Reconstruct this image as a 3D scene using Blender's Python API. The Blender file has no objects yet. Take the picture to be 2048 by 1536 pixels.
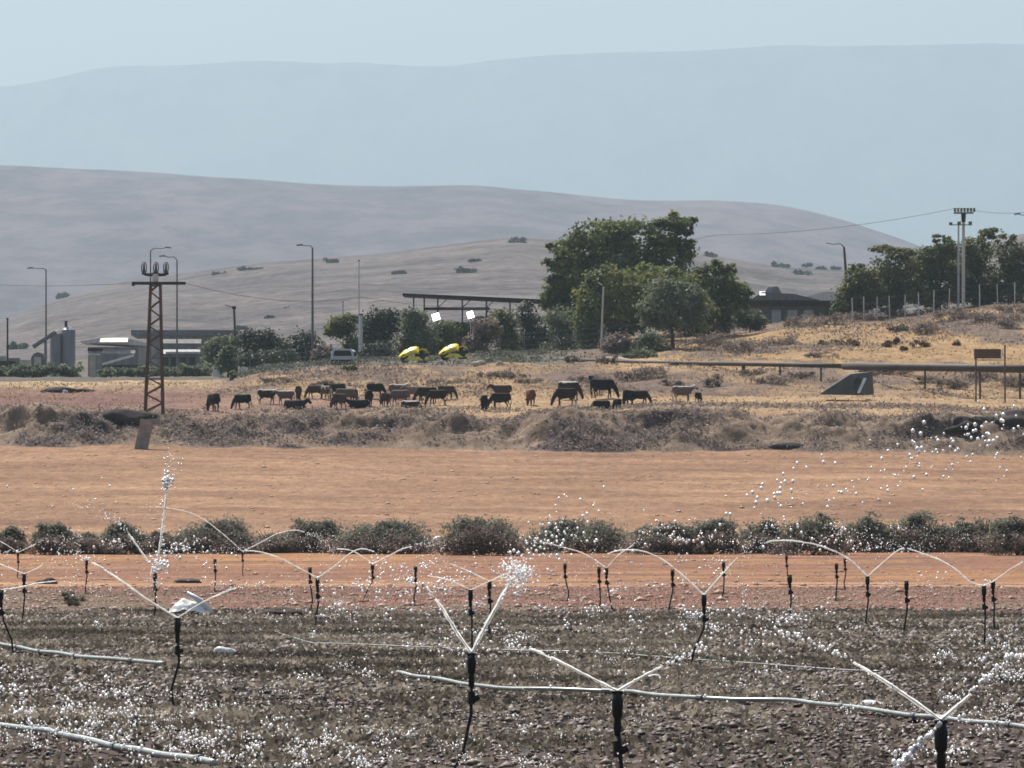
import bpy, bmesh, math, random
import numpy as np
from mathutils import Vector, Matrix
R = math.radians
rng = np.random.default_rng(7)
random.seed(7)
sc = bpy.context.scene
COL = sc.collection

# ------------------------------------------------------------------ camera, sky, sun, exposure
F = 11704.0                       # focal length in pixels of the 2048 px wide photograph
CAMZ = 2.0
PITCH = math.atan(284.0 / F)
cam_d = bpy.data.cameras.new('camera'); cam = bpy.data.objects.new('camera', cam_d); COL.objects.link(cam)
cam_d.sensor_width = 36.0; cam_d.lens = 36.0 * F / 2048.0
cam_d.clip_start = 0.5; cam_d.clip_end = 60000
cam.location = (0, 0, CAMZ); cam.rotation_euler = (math.pi / 2 + PITCH, 0, 0)
sc.camera = cam

SUN_EL, SUN_AZ = 52.0, -22.0      # degrees; azimuth clockwise from the view direction (+Y)
world = bpy.data.worlds.new("World"); sc.world = world; world.use_nodes = True
wn = world.node_tree.nodes; wl = world.node_tree.links
sky = wn.new('ShaderNodeTexSky'); sky.sky_type = 'NISHITA'; sky.sun_disc = False
sky.sun_elevation = R(SUN_EL); sky.sun_rotation = R(SUN_AZ)
sky.altitude = 0; sky.air_density = 1.0; sky.dust_density = 5.0; sky.ozone_density = 1.5
wl.new(sky.outputs[0], wn['Background'].inputs[0]); wn['Background'].inputs[1].default_value = 0.084
sl = bpy.data.lights.new('sun', 'SUN'); sun = bpy.data.objects.new('sun', sl); COL.objects.link(sun)
sl.energy = 5.0; sl.angle = R(0.5); sl.color = (1.0, 0.955, 0.89)
sdir = Vector((math.sin(R(SUN_AZ)) * math.cos(R(SUN_EL)), math.cos(R(SUN_AZ)) * math.cos(R(SUN_EL)), math.sin(R(SUN_EL))))
sun.rotation_euler = sdir.to_track_quat('Z', 'Y').to_euler(); sun.location = (0, 0, 300)
sc.view_settings.view_transform = 'Standard'; sc.view_settings.look = 'None'
sc.view_settings.exposure = 0.45; sc.view_settings.gamma = 1.0; sc.view_settings.use_curve_mapping = False
sc.cycles.use_denoising = True
sc.cycles.max_bounces = 6; sc.cycles.volume_bounces = 1; sc.cycles.transparent_max_bounces = 8
sc.cycles.pixel_filter_type = 'BLACKMAN_HARRIS'; sc.cycles.filter_width = 1.7
HAZE_DENSITY = 7.0e-5
HAZE_COLOR = (0.465, 0.605, 0.70)
HAZE_G = 0.35

# ------------------------------------------------------------------ helpers
CP, SP = math.cos(PITCH), math.sin(PITCH)
def W(px, py, d):
    """world point at distance y = d seen at photograph pixel (px, py)"""
    rx, rz, rf = px - 1024.0, 768.0 - py, F
    y = rf * CP - rz * SP; z = rf * SP + rz * CP
    t = d / y
    return Vector((rx * t, d, CAMZ + z * t))
def Wz(py, d):
    rz = 768.0 - py
    return CAMZ + (F * SP + rz * CP) * d / (F * CP - rz * SP)
def ppm(d): return F / d

def _h(ix, iy, s):
    n = (ix.astype(np.int64) * 374761393 + iy.astype(np.int64) * 668265263 + s * 1274126177) & 0x7fffffff
    n = (n ^ (n >> 13)) * 1274126177 & 0x7fffffff
    n = n ^ (n >> 16)
    return (n & 0xffff) / 65535.0
def vn(x, y, s=0):
    x = np.asarray(x, float); y = np.asarray(y, float)
    ix, iy = np.floor(x), np.floor(y); fx, fy = x - ix, y - iy
    fx = fx * fx * (3 - 2 * fx); fy = fy * fy * (3 - 2 * fy)
    a = _h(ix, iy, s); b = _h(ix + 1, iy, s); c = _h(ix, iy + 1, s); d = _h(ix + 1, iy + 1, s)
    return (a * (1 - fx) + b * fx) * (1 - fy) + (c * (1 - fx) + d * fx) * fy
def fbm(x, y, s=0, o=4):
    r, a, n = 0, 1.0, 0
    for k in range(o):
        r = r + a * (vn(x, y, s + k * 17) - 0.5); n += a; a *= 0.5; x = x * 2.03; y = y * 2.03
    return r / n * 2

def link(o, parent=None):
    COL.objects.link(o)
    if parent is not None: o.parent = parent
    return o
def tag(o, label=None, cat=None, group=None, kind=None):
    if label: o['label'] = label
    if cat: o['category'] = cat
    if group: o['group'] = group
    if kind: o['kind'] = kind
    return o
def empty(name, loc, label, cat, group=None, rz=0.0):
    o = bpy.data.objects.new(name, None); o.empty_display_size = 0.2
    o.location = loc; o.rotation_euler = (0, 0, rz); link(o)
    return tag(o, label, cat, group)
def np_mesh(name, v, f, smooth=False):
    v = np.ascontiguousarray(v, np.float32); f = np.ascontiguousarray(f, np.int32)
    me = bpy.data.meshes.new(name); k = f.shape[1]
    me.vertices.add(len(v)); me.vertices.foreach_set('co', v.ravel())
    me.loops.add(f.size); me.loops.foreach_set('vertex_index', f.ravel())
    me.polygons.add(len(f)); me.polygons.foreach_set('loop_start', np.arange(0, f.size, k, dtype=np.int32))
    me.update(calc_edges=True)
    if smooth: me.polygons.foreach_set('use_smooth', np.ones(len(f), bool))
    return me
def np_obj(name, v, f, m, parent=None, smooth=False):
    me = np_mesh(name, v, f, smooth); me.materials.append(m)
    return link(bpy.data.objects.new(name, me), parent)

class MB:
    """collects boxes, tubes and prisms in the parent's space; build() links them as ONE mesh object"""
    def __init__(s): s.v, s.f = [], []
    def add(s, vs, fs):
        o = len(s.v); s.v += [tuple(v) for v in vs]; s.f += [tuple(i + o for i in f) for f in fs]
    def box(s, c, d, rz=0.0, taper=1.0, rx=0.0, ry=0.0):
        m = Matrix.Translation(c) @ Matrix.Rotation(rz, 4, 'Z') @ Matrix.Rotation(ry, 4, 'Y') @ Matrix.Rotation(rx, 4, 'X')
        vs = []
        for z in (-.5, .5):
            t = 1.0 if z < 0 else taper
            for x, y in ((-.5, -.5), (.5, -.5), (.5, .5), (-.5, .5)):
                vs.append(m @ Vector((x * d[0] * t, y * d[1] * t, z * d[2])))
        s.add(vs, [(3, 2, 1, 0), (4, 5, 6, 7), (0, 1, 5, 4), (1, 2, 6, 5), (2, 3, 7, 6), (3, 0, 4, 7)])
    def tube(s, pts, r, n=8, cap=True):
        pts = [Vector(p) for p in pts]
        rs = r if isinstance(r, (list, tuple)) else [r] * len(pts)
        vs, fs = [], []
        for i, p in enumerate(pts):
            t = (pts[min(i + 1, len(pts) - 1)] - pts[max(i - 1, 0)])
            t = t.normalized() if t.length > 1e-9 else Vector((0, 0, 1))
            a = t.cross(Vector((0, 0, 1)) if abs(t.z) < .9 else Vector((1, 0, 0))).normalized(); b = t.cross(a)
            for k in range(n):
                an = 2 * math.pi * k / n
                vs.append(p + (a * math.cos(an) + b * math.sin(an)) * rs[i])
        for i in range(len(pts) - 1):
            for k in range(n):
                k2 = (k + 1) % n
                fs.append((i * n + k, i * n + k2, (i + 1) * n + k2, (i + 1) * n + k))
        if cap:
            fs.append(tuple(range(n - 1, -1, -1))); e = (len(pts) - 1) * n
            fs.append(tuple(e + k for k in range(n)))
        s.add(vs, fs)
    def fins(s, pts, r, n=3):
        """ragged water: n thin blades crossing along the path"""
        pts = [Vector(p) for p in pts]
        for k in range(n):
            vs = []
            for i, p in enumerate(pts):
                t = (pts[min(i + 1, len(pts) - 1)] - pts[max(i - 1, 0)]).normalized()
                a = t.cross(Vector((0, 1, 0))); a = a.normalized() if a.length > 1e-6 else Vector((1, 0, 0)); b = t.cross(a)
                w = (a * math.cos(math.pi * k / n) + b * math.sin(math.pi * k / n)) * r[i]; vs += [p + w, p - w]
            s.add(vs, [(2 * i, 2 * i + 1, 2 * i + 3, 2 * i + 2) for i in range(len(pts) - 1)])
    def prism(s, poly, y0, y1):
        """poly in x,z extruded along y"""
        n = len(poly); vs = [(x, y0, z) for x, z in poly] + [(x, y1, z) for x, z in poly]
        fs = [tuple(range(n)), tuple(range(2 * n - 1, n - 1, -1))]
        for k in range(n): fs.append((k, n + k, n + (k + 1) % n, (k + 1) % n))
        s.add(vs, fs)
    def build(s, name, m, parent=None, smooth=False):
        me = bpy.data.meshes.new(name); me.from_pydata(s.v, [], s.f); me.update()
        bm = bmesh.new(); bm.from_mesh(me); bmesh.ops.recalc_face_normals(bm, faces=bm.faces); bm.to_mesh(me); bm.free()
        if smooth: me.polygons.foreach_set('use_smooth', np.ones(len(me.polygons), bool))
        me.materials.append(m)
        return link(bpy.data.objects.new(name, me), parent)

ICO_V, ICO_F = None, None
def _ico():
    global ICO_V, ICO_F
    bm = bmesh.new(); bmesh.ops.create_icosphere(bm, subdivisions=1, radius=1.0)
    bm.verts.ensure_lookup_table()
    ICO_V = np.array([v.co[:] for v in bm.verts]); ICO_F = np.array([[v.index for v in f.verts] for f in bm.faces]); bm.free()
_ico()
OCT_V = np.array([(1, 0, 0), (-1, 0, 0), (0, 1, 0), (0, -1, 0), (0, 0, 1), (0, 0, -1)], float)
OCT_F = np.array([(0, 2, 4), (2, 1, 4), (1, 3, 4), (3, 0, 4), (2, 0, 5), (1, 2, 5), (3, 1, 5), (0, 3, 5)])
def scatter(tv, tf, pos, scl, rz=None, jitter=0.0):
    """copies of a template (tv, tf): returns joined verts, faces"""
    n, k = len(pos), len(tv)
    scl = np.asarray(scl, float)
    if scl.ndim == 1: scl = scl[:, None] * np.ones((1, 3))
    v = tv[None] * np.ones((n, 1, 1))
    if jitter: v = v * (1 + rng.uniform(-jitter, jitter, (n, k, 1)))
    v = v * scl[:, None, :]
    if rz is None: rz = rng.uniform(0, 2 * np.pi, n)
    c, s = np.cos(rz)[:, None], np.sin(rz)[:, None]
    x = v[..., 0] * c - v[..., 1] * s; y = v[..., 0] * s + v[..., 1] * c
    v = np.stack([x, y, v[..., 2]], -1) + np.asarray(pos)[:, None, :]
    f = tf[None] + (np.arange(n) * k)[:, None, None]
    return v.reshape(-1, 3), f.reshape(-1, tf.shape[1])
def cards(pos, size, up=0.0, aspect=0.55, face=None, bias=1.1):
    """one bent leaf card (two triangles) at each point, turned every way"""
    n = len(pos); size = np.asarray(size) * np.ones(n)
    a = rng.normal(size=(n, 3)); a[:, 2] = a[:, 2] * (1 - up) + up * np.abs(rng.normal(size=n)) * 2.2
    a /= np.linalg.norm(a, axis=1)[:, None]
    b = np.cross(a, rng.normal(size=(n, 3))); b /= np.linalg.norm(b, axis=1)[:, None]
    if face is not None:   # leaves of a clump tend to face outwards and upwards
        c = face * bias + rng.normal(0, .55, (n, 3)); c /= np.linalg.norm(c, axis=1)[:, None]
        a = a - c * (a * c).sum(1)[:, None]; a /= np.linalg.norm(a, axis=1)[:, None] + 1e-9; b = np.cross(c, a)
    c = np.cross(a, b)
    h = size[:, None] * .5; w = h * aspect
    v = np.stack([pos - a * h, pos + b * w + c * h * .15, pos + a * h, pos - b * w + c * h * .15], 1).reshape(-1, 3)
    o = (np.arange(n) * 4)[:, None]
    return v, np.concatenate([o + np.array([[0, 1, 2]]), o + np.array([[0, 2, 3]])], 0)

# ------------------------------------------------------------------ materials
def nmat(name):
    m = bpy.data.materials.new(name); m.use_nodes = True
    return m, m.node_tree.nodes, m.node_tree.links, m.node_tree.nodes['Principled BSDF']
def surf(name, c, c2=None, scale=4.0, rough=0.8, metal=0.0, bump=0.0, stretch=None, spec=0.3, coord='Object'):
    """two colours mixed by noise, with relief"""
    m, n, l, p = nmat(name)
    p.inputs['Roughness'].default_value = rough; p.inputs['Metallic'].default_value = metal
    p.inputs['Specular IOR Level'].default_value = spec
    if c2 is None: c2 = tuple(x * .72 for x in c)
    tc = n.new('ShaderNodeTexCoord'); mp = n.new('ShaderNodeMapping'); l.new(tc.outputs[coord], mp.inputs[0])
    if stretch: mp.inputs['Scale'].default_value = stretch
    t = n.new('ShaderNodeTexNoise'); t.inputs['Scale'].default_value = scale; t.inputs['Detail'].default_value = 6
    l.new(mp.outputs[0], t.inputs['Vector'])
    r = n.new('ShaderNodeValToRGB'); r.color_ramp.elements[0].position = .36; r.color_ramp.elements[1].position = .64
    r.color_ramp.elements[0].color = (*c2, 1); r.color_ramp.elements[1].color = (*c, 1)
    l.new(t.outputs['Fac'], r.inputs[0]); l.new(r.outputs[0], p.inputs['Base Color'])
    if bump:
        b = n.new('ShaderNodeBump'); b.inputs['Strength'].default_value = 1.0; b.inputs['Distance'].default_value = bump
        l.new(t.outputs['Fac'], b.inputs['Height']); l.new(b.outputs[0], p.inputs['Normal'])
    return m
def leafmat(name, c1, c2, c3=None, trans=0.35, scale=0.5):
    """leaf colours vary from card to card and in drifts; thin leaves let some light through"""
    m, n, l, p = nmat(name)
    g = n.new('ShaderNodeNewGeometry'); tc = n.new('ShaderNodeTexCoord')
    t = n.new('ShaderNodeTexNoise'); t.inputs['Scale'].default_value = scale; t.inputs['Detail'].default_value = 3
    l.new(tc.outputs['Object'], t.inputs['Vector'])
    ma = n.new('ShaderNodeMath'); ma.operation = 'MULTIPLY_ADD'; ma.inputs[1].default_value = 0.45
    mb = n.new('ShaderNodeMath'); mb.operation = 'MULTIPLY_ADD'; mb.inputs[1].default_value = 1.9; mb.inputs[2].default_value = -0.70
    l.new(t.outputs['Fac'], mb.inputs[0])
    l.new(g.outputs['Random Per Island'], ma.inputs[0]); l.new(mb.outputs[0], ma.inputs[2])
    r = n.new('ShaderNodeValToRGB'); e = r.color_ramp.elements
    e[0].color = (*c1, 1); e[1].color = (*(c3 or c2), 1); e[0].position = .1; e[1].position = .9
    if c3: k = e.new(.5); k.color = (*c2, 1)
    l.new(ma.outputs[0], r.inputs[0]); l.new(r.outputs[0], p.inputs['Base Color'])
    p.inputs['Roughness'].default_value = .6; p.inputs['Specular IOR Level'].default_value = .25
    tr = n.new('ShaderNodeBsdfTranslucent'); l.new(r.outputs[0], tr.inputs[0])
    mx = n.new('ShaderNodeMixShader'); mx.inputs[0].default_value = trans
    l.new(p.outputs[0], mx.inputs[1]); l.new(tr.outputs[0], mx.inputs[2]); l.new(mx.outputs[0], n['Material Output'].inputs[0])
    return m
def watermat(name, amount=0.5):
    """aerated white water: half scattered through, half bounced, glossy skin"""
    m, n, l, p = nmat(name)
    p.inputs['Base Color'].default_value = (.99, .99, .985, 1); p.inputs['Roughness'].default_value = .12
    p.inputs['Specular IOR Level'].default_value = .6
    p.inputs['Subsurface Weight'].default_value = 1.0; p.inputs['Subsurface Radius'].default_value = (1, 1, 1); p.inputs['Subsurface Scale'].default_value = .05
    gl = n.new('ShaderNodeBsdfGlossy'); gl.inputs['Roughness'].default_value = .36; gl.inputs[0].default_value = (1, 1, 1, 1)
    m2 = n.new('ShaderNodeMixShader'); m2.inputs[0].default_value = .28; l.new(p.outputs[0], m2.inputs[1]); l.new(gl.outputs[0], m2.inputs[2])
    l.new(m2.outputs[0], n['Material Output'].inputs[0])
    return m
def jetmat(name):
    """a thin sheet of broken white water: the sun behind it shines through"""
    m, n, l, p = nmat(name)
    p.inputs['Base Color'].default_value = (.97, .97, .95, 1); p.inputs['Roughness'].default_value = .25; p.inputs['Specular IOR Level'].default_value = .6
    tr = n.new('ShaderNodeBsdfTranslucent'); tr.inputs[0].default_value = (.98, .98, .96, 1)
    mx = n.new('ShaderNodeMixShader'); mx.inputs[0].default_value = .72
    l.new(p.outputs[0], mx.inputs[1]); l.new(tr.outputs[0], mx.inputs[2]); tp = n.new('ShaderNodeBsdfTransparent'); m2 = n.new('ShaderNodeMixShader'); m2.inputs[0].default_value = .22
    l.new(mx.outputs[0], m2.inputs[1]); l.new(tp.outputs[0], m2.inputs[2]); l.new(m2.outputs[0], n['Material Output'].inputs[0])
    return m
def hillmat(name, base, dark, light, s1, s2, bump, st=(1, .30, 1.2)):
    m, n, l, p = nmat(name); p.inputs['Roughness'].default_value = .95; p.inputs['Specular IOR Level'].default_value = .1
    tc = n.new('ShaderNodeTexCoord'); mp = n.new('ShaderNodeMapping'); l.new(tc.outputs['Object'], mp.inputs[0])
    mp.inputs['Scale'].default_value = st
    a = n.new('ShaderNodeTexNoise'); a.inputs['Scale'].default_value = s1; a.inputs['Detail'].default_value = 7; a.inputs['Roughness'].default_value = .62
    b = n.new('ShaderNodeTexNoise'); b.inputs['Scale'].default_value = s2; b.inputs['Detail'].default_value = 6; b.inputs['Roughness'].default_value = .7
    l.new(mp.outputs[0], a.inputs['Vector']); l.new(mp.outputs[0], b.inputs['Vector'])
    r = n.new('ShaderNodeValToRGB'); e = r.color_ramp.elements
    e[0].position = .33; e[0].color = (*dark, 1); e[1].position = .68; e[1].color = (*light, 1); k = e.new(.5); k.color = (*base, 1)
    l.new(a.outputs['Fac'], r.inputs[0])
    r2 = n.new('ShaderNodeValToRGB'); e = r2.color_ramp.elements; e[0].position = .40; e[0].color = (.50, .49, .51, 1); e[1].position = .60; e[1].color = (1.2, 1.18, 1.15, 1)
    l.new(b.outputs['Fac'], r2.inputs[0])
    mx = n.new('ShaderNodeMix'); mx.data_type = 'RGBA'; mx.blend_type = 'MULTIPLY'; mx.inputs['Factor'].default_value = 1
    l.new(r.outputs[0], mx.inputs['A']); l.new(r2.outputs[0], mx.inputs['B']); l.new(mx.outputs['Result'], p.inputs['Base Color'])
    bu = n.new('ShaderNodeBump'); bu.inputs['Distance'].default_value = bump; l.new(b.outputs['Fac'], bu.inputs['Height']); l.new(bu.outputs[0], p.inputs['Normal'])
    return m
def groundmat(name):
    """soil colours stored on the sheet, broken up by clods, furrow streaks and fine relief"""
    m, n, l, p = nmat(name); p.inputs['Roughness'].default_value = .95; p.inputs['Specular IOR Level'].default_value = .12
    at = n.new('ShaderNodeAttribute'); at.attribute_name = 'soil'
    tc = n.new('ShaderNodeTexCoord')
    def noise(scale, st, lo, hi, d0, d1, det=6):
        mp = n.new('ShaderNodeMapping'); mp.inputs['Scale'].default_value = st; l.new(tc.outputs['Object'], mp.inputs[0])
        t = n.new('ShaderNodeTexNoise'); t.inputs['Scale'].default_value = scale; t.inputs['Detail'].default_value = det; t.inputs['Roughness'].default_value = .65
        l.new(mp.outputs[0], t.inputs['Vector'])
        r = n.new('ShaderNodeValToRGB'); e = r.color_ramp.elements; e[0].position = d0; e[1].position = d1
        e[0].color = (*lo, 1); e[1].color = (*hi, 1); l.new(t.outputs['Fac'], r.inputs[0]); return t, r
    t1, r1 = noise(1.0, (.06, .10, .3), (.76, .71, .68), (1.15, 1.14, 1.11), .34, .64)     # broad streaks along the furrows
    t2, r2 = noise(1.0, (1.1, .33, 1), (.74, .72, .72), (1.18, 1.17, 1.15), .36, .66)        # clods and stubble
    t3, r3 = noise(1.0, (4.2, 1.4, 3), (.78, .78, .78), (1.15, 1.15, 1.15), .38, .64, 4)
    c = at.outputs['Color']
    for r in (r1, r2, r3):
        mx = n.new('ShaderNodeMix'); mx.data_type = 'RGBA'; mx.blend_type = 'MULTIPLY'; mx.inputs['Factor'].default_value = 1
        l.new(c, mx.inputs['A']); l.new(r.outputs[0], mx.inputs['B']); c = mx.outputs['Result']
    l.new(c, p.inputs['Base Color'])
    b = n.new('ShaderNodeBump'); b.inputs['Distance'].default_value = .35; b.inputs['Strength'].default_value = .6
    l.new(t2.outputs['Fac'], b.inputs['Height']); l.new(b.outputs[0], p.inputs['Normal'])
    return m

M = {}
M['ground'] = groundmat('soil')
M['concrete'] = surf('weathered_concrete', (.36, .34, .31), (.24, .23, .21), 1.5, .9, bump=.02)
M['paleconc'] = surf('pale_plaster', (.62, .58, .50), (.48, .45, .40), 1.2, .85)
M['white'] = surf('white_paint', (.82, .82, .80), (.70, .70, .69), 1.5, .5, spec=.5)
M['glosswhite'] = surf('gloss_white', (.88, .88, .87), (.82, .82, .82), 1.5, .32, spec=1.0)
M['sheet'] = surf('galvanised_sheet', (.74, .74, .73), (.58, .58, .58), .8, .45, metal=.3, stretch=(3, 1, .2))
M['darksheet'] = surf('dark_sheet_roof', (.055, .05, .05), (.03, .028, .028), .9, .7)
M['greysheet'] = surf('grey_sheet_wall', (.36, .36, .36), (.24, .24, .25), .7, .7, stretch=(2, 1, .3))
M['steel'] = surf('dull_steel', (.20, .21, .22), (.14, .15, .16), 2, .55, metal=.4)
M['darksteel'] = surf('dark_steel', (.05, .05, .055), (.03, .03, .035), 2, .6, metal=.2)
M['rust'] = surf('rusty_steel', (.16, .085, .062), (.10, .066, .055), 1.6, .85)
M['silo'] = surf('silo_steel', (.30, .31, .33), (.20, .21, .23), .5, .5, metal=.4, stretch=(3, 3, .3))
M['wood'] = surf('old_wood', (.15, .11, .085), (.08, .06, .05), 3, .9, stretch=(1, 1, .2))
M['pipe'] = surf('brown_pipe', (.085, .065, .055), (.05, .04, .036), .5, .7)
M['black'] = surf('black_plastic', (.012, .012, .013), (.02, .02, .02), 6, .55, spec=.4)
M['tarp'] = surf('dark_tarpaulin', (.10, .105, .098), (.065, .07, .066), 1.2, .75)
M['blacksoil'] = surf('dark_heap', (.058, .042, .037), (.028, .021, .019), 1.4, .95, bump=.1)
M['brownboard'] = surf('brown_board', (.14, .085, .065), (.10, .06, .05), 2, .8)
M['yellow'] = surf('yellow_paint', (.95, .80, .05), (.85, .68, .04), 1, .3, spec=.6)
M['rubber'] = surf('rubber', (.02, .02, .02), (.035, .03, .028), 4, .85)
M['glass'] = surf('dark_glass', (.015, .018, .02), (.02, .022, .024), 1, .08, spec=.6)
M['carpaint'] = surf('silver_white_paint', (.70, .73, .74), (.64, .67, .68), 1, .25, spec=.6)
M['hose'] = surf('aluminium_pipe', (.42, .46, .45), (.26, .29, .28), 5, .4, metal=.35, spec=.6)
M['plastic'] = surf('white_plastic_film', (.86, .86, .83), (.75, .74, .70), 7, .35, spec=.5, bump=.02)
M['rock'] = surf('grey_rock', (.16, .15, .125), (.06, .055, .048), 9, .95, bump=.04)
M['paleclay'] = surf('pale_clay', (.50, .42, .34), (.40, .33, .26), 3, .95, bump=.04)
M['trunk'] = surf('bark', (.13, .095, .07), (.07, .052, .04), 5, .95, stretch=(1, 1, .25), bump=.05)
M['cable'] = surf('cable', (.05, .05, .055), (.04, .04, .045), 1, .6)
M['ceramic'] = surf('insulator', (.10, .10, .10), (.06, .06, .06), 3, .35, spec=.5)
M['jet'] = jetmat('sheet_water')
M['water'] = watermat('white_water', .72)
M['spoil'] = surf('spoil_earth', (.235, .168, .122), (.11, .080, .074), .8, .95, bump=.35)
M['nearhill'] = hillmat('dry_hillside', (.120, .102, .102), (.062, .055, .060), (.172, .146, .136), .016, .16, 1.2, (1, .9, 1.6))
M['midhill'] = hillmat('bare_hillside', (.100, .072, .088), (.080, .058, .074), (.120, .088, .100), .0025, .012, 9.0)
M['farhill'] = hillmat('mountain_side', (.10, .10, .08), (.07, .075, .06), (.14, .13, .10), .0007, .004, 30.0)
L = {}
L['bigtree'] = leafmat('fig_leaves', (.055, .080, .038), (.145, .172, .068), (.27, .27, .095), .48, .35)
L['dome'] = leafmat('yellow_green_leaves', (.075, .110, .042), (.17, .195, .066), (.28, .275, .085), .45, .45)
L['greygreen'] = leafmat('grey_green_leaves', (.10, .13, .085), (.165, .19, .12), (.24, .26, .15), .45, .5)
L['pine'] = leafmat('olive_leaves', (.075, .095, .048), (.155, .17, .072), (.25, .24, .105), .45, .4)
L['darkbush'] = leafmat('dark_leaves', (.026, .036, .028), (.058, .072, .046), (.090, .102, .058), .3, .6)
L['bush'] = leafmat('bush_leaves', (.12, .125, .10), (.19, .19, .15), (.27, .265, .20), .48, 1.0)
L['dry'] = leafmat('dry_brush', (.13, .10, .094), (.22, .172, .148), (.32, .255, .20), .45, .7)
L['drybrown'] = leafmat('brown_brush', (.11, .060, .040), (.17, .095, .060), (.24, .15, .085), .2, .7)
L['hillbush'] = leafmat('hill_shrub', (.035, .042, .032), (.055, .060, .045), (.075, .075, .055), .15, .1)
L['verge'] = leafmat('verge_weeds', (.055, .062, .046), (.10, .108, .078), (.16, .155, .11), .4, .3)
L['straw'] = leafmat('dry_grass', (.20, .14, .08), (.31, .22, .12), (.42, .31, .17), .4, .1)
L['crop'] = leafmat('young_crop', (.068, .057, .046), (.175, .146, .115), (.42, .36, .29), .42, .22)
L['clod'] = leafmat('wet_clods', (.050, .036, .032), (.125, .092, .080), (.31, .245, .21), .0, .5)
L['residue'] = leafmat('crop_residue', (.13, .105, .08), (.25, .21, .155), (.55, .49, .40), .3, .5)

# ------------------------------------------------------------------ the lie of the land
PXS = np.array([-400, 0, 300, 450, 560, 700, 1024, 1400, 1700, 2048, 2450], float)
LAND = [   # distance, photograph row of the ground at each column of PXS
    (330, [1111] * 11),
    (345, [1100] * 11),
    (420, [985, 985, 986, 987, 988, 988, 990, 992, 993, 995, 995]),
    (497, [890, 893, 895, 897, 898, 899, 902, 904, 906, 912, 915]),
    (530, [822, 824, 830, 834, 831, 831, 828, 816, 818, 828, 830]),
    (562, [800, 800, 798, 796, 797, 797, 796, 795, 797, 800, 800]),
    (582, [788, 788, 786, 782, 772, 764, 764, 768, 772, 785, 790]),
    (602, [770, 770, 768, 766, 746, 738, 736, 744, 752, 765, 770]),
    (640, [759, 759, 758, 756, 738, 729, 722, 712, 702, 690, 684]),
    (672, [758, 758, 757, 755, 736, 725, 708, 680, 655, 628, 620]),
    (700, [758, 758, 757, 755, 737, 724, 700, 663, 634, 603, 596]),
    (740, [757, 757, 756, 755, 740, 728, 702, 668, 645, 615, 608]),
    (1000, [752] * 11), (1500, [722] * 11), (1600, [722] * 11)]
LD = np.array([0, 200, 300] + [a for a, _ in LAND], float)
LZ = np.array([[0.0] * 11, [0.0] * 11, [0.12] * 11] + [[Wz(p, a) for p in row] for a, row in LAND])
def land_amp(y): return np.interp(y, [0, 300, 360, 500, 540, 575, 600, 640, 720, 1000], [.0, .02, .06, .10, .12, .45, .45, .30, .35, .6])
def Z(x, y):
    x = np.asarray(x, float); y = np.asarray(y, float); x, y = np.broadcast_arrays(x, y)
    px = np.clip(1024 + F * x / np.maximum(y, 30), PXS[0], PXS[-1])
    i = np.clip(np.searchsorted(LD, y) - 1, 0, len(LD) - 2); t = np.clip((y - LD[i]) / (LD[i + 1] - LD[i]), 0, 1)
    j = np.clip(np.searchsorted(PXS, px) - 1, 0, len(PXS) - 2); u = (px - PXS[j]) / (PXS[j + 1] - PXS[j]); u = u * u * (3 - 2 * u)
    z = (LZ[i, j] * (1 - u) + LZ[i, j + 1] * u) * (1 - t) + (LZ[i + 1, j] * (1 - u) + LZ[i + 1, j + 1] * u) * t
    return z + land_amp(y) * (fbm(x / 5, y / 7, 3, 4) + .5 * fbm(x / 1.5, y / 2, 9, 2))
def zf(x, y): return float(Z(x, y))
_DS = np.concatenate([np.arange(34, 240, .4), np.arange(240, 760, .5)])
def hit(px, py, lo=34):
    """where the line of sight through (px, py) meets the land"""
    if py > 1170: d = F * CAMZ / (py - 1052.0); return Vector(((px - 1024) / F * d, d, 0))
    ds = _DS[_DS > lo]; x = (px - 1024.0) / (F * CP - (768 - py) * SP) * ds
    k = np.nonzero(Wz(py, ds) <= Z(x, ds))[0]
    d = float(ds[k[0]]) if len(k) else 700.0
    p = W(px, py, d); p.z = zf(p.x, p.y); return p
def gnd(px, d):
    p = W(px, 800, d); p.z = zf(p.x, d); return p

ys = np.concatenate([np.arange(-60, 30, 10), np.arange(30, 215, .6), np.arange(215, 480, 1.6), np.arange(480, 730, .9), np.arange(730, 1620, 20)])
sv = np.linspace(-1, 1, 321); sv = np.sign(sv) * np.abs(sv) ** 1.65
WD = .35 * np.maximum(ys, 0) + 80
gx = sv[None, :] * WD[:, None]; gy = ys[:, None] * np.ones_like(gx)
gz = Z(gx, gy)
ny, nx = gx.shape
idx = np.arange(ny * nx).reshape(ny, nx)
gf = np.stack([idx[:-1, :-1], idx[:-1, 1:], idx[1:, 1:], idx[1:, :-1]], -1).reshape(-1, 4)
ground = np_obj('ground', np.stack([gx, gy, gz], -1).reshape(-1, 3), gf, M['ground'], smooth=True)
ground['kind'] = 'structure'
def mixc(a, b, t): return a * (1 - t[..., None]) + b * t[..., None]
def C(*c): return np.array(c, float)
def sstep(a, b, x): t = np.clip((x - a) / (b - a), 0, 1); return t * t * (3 - 2 * t)
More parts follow.
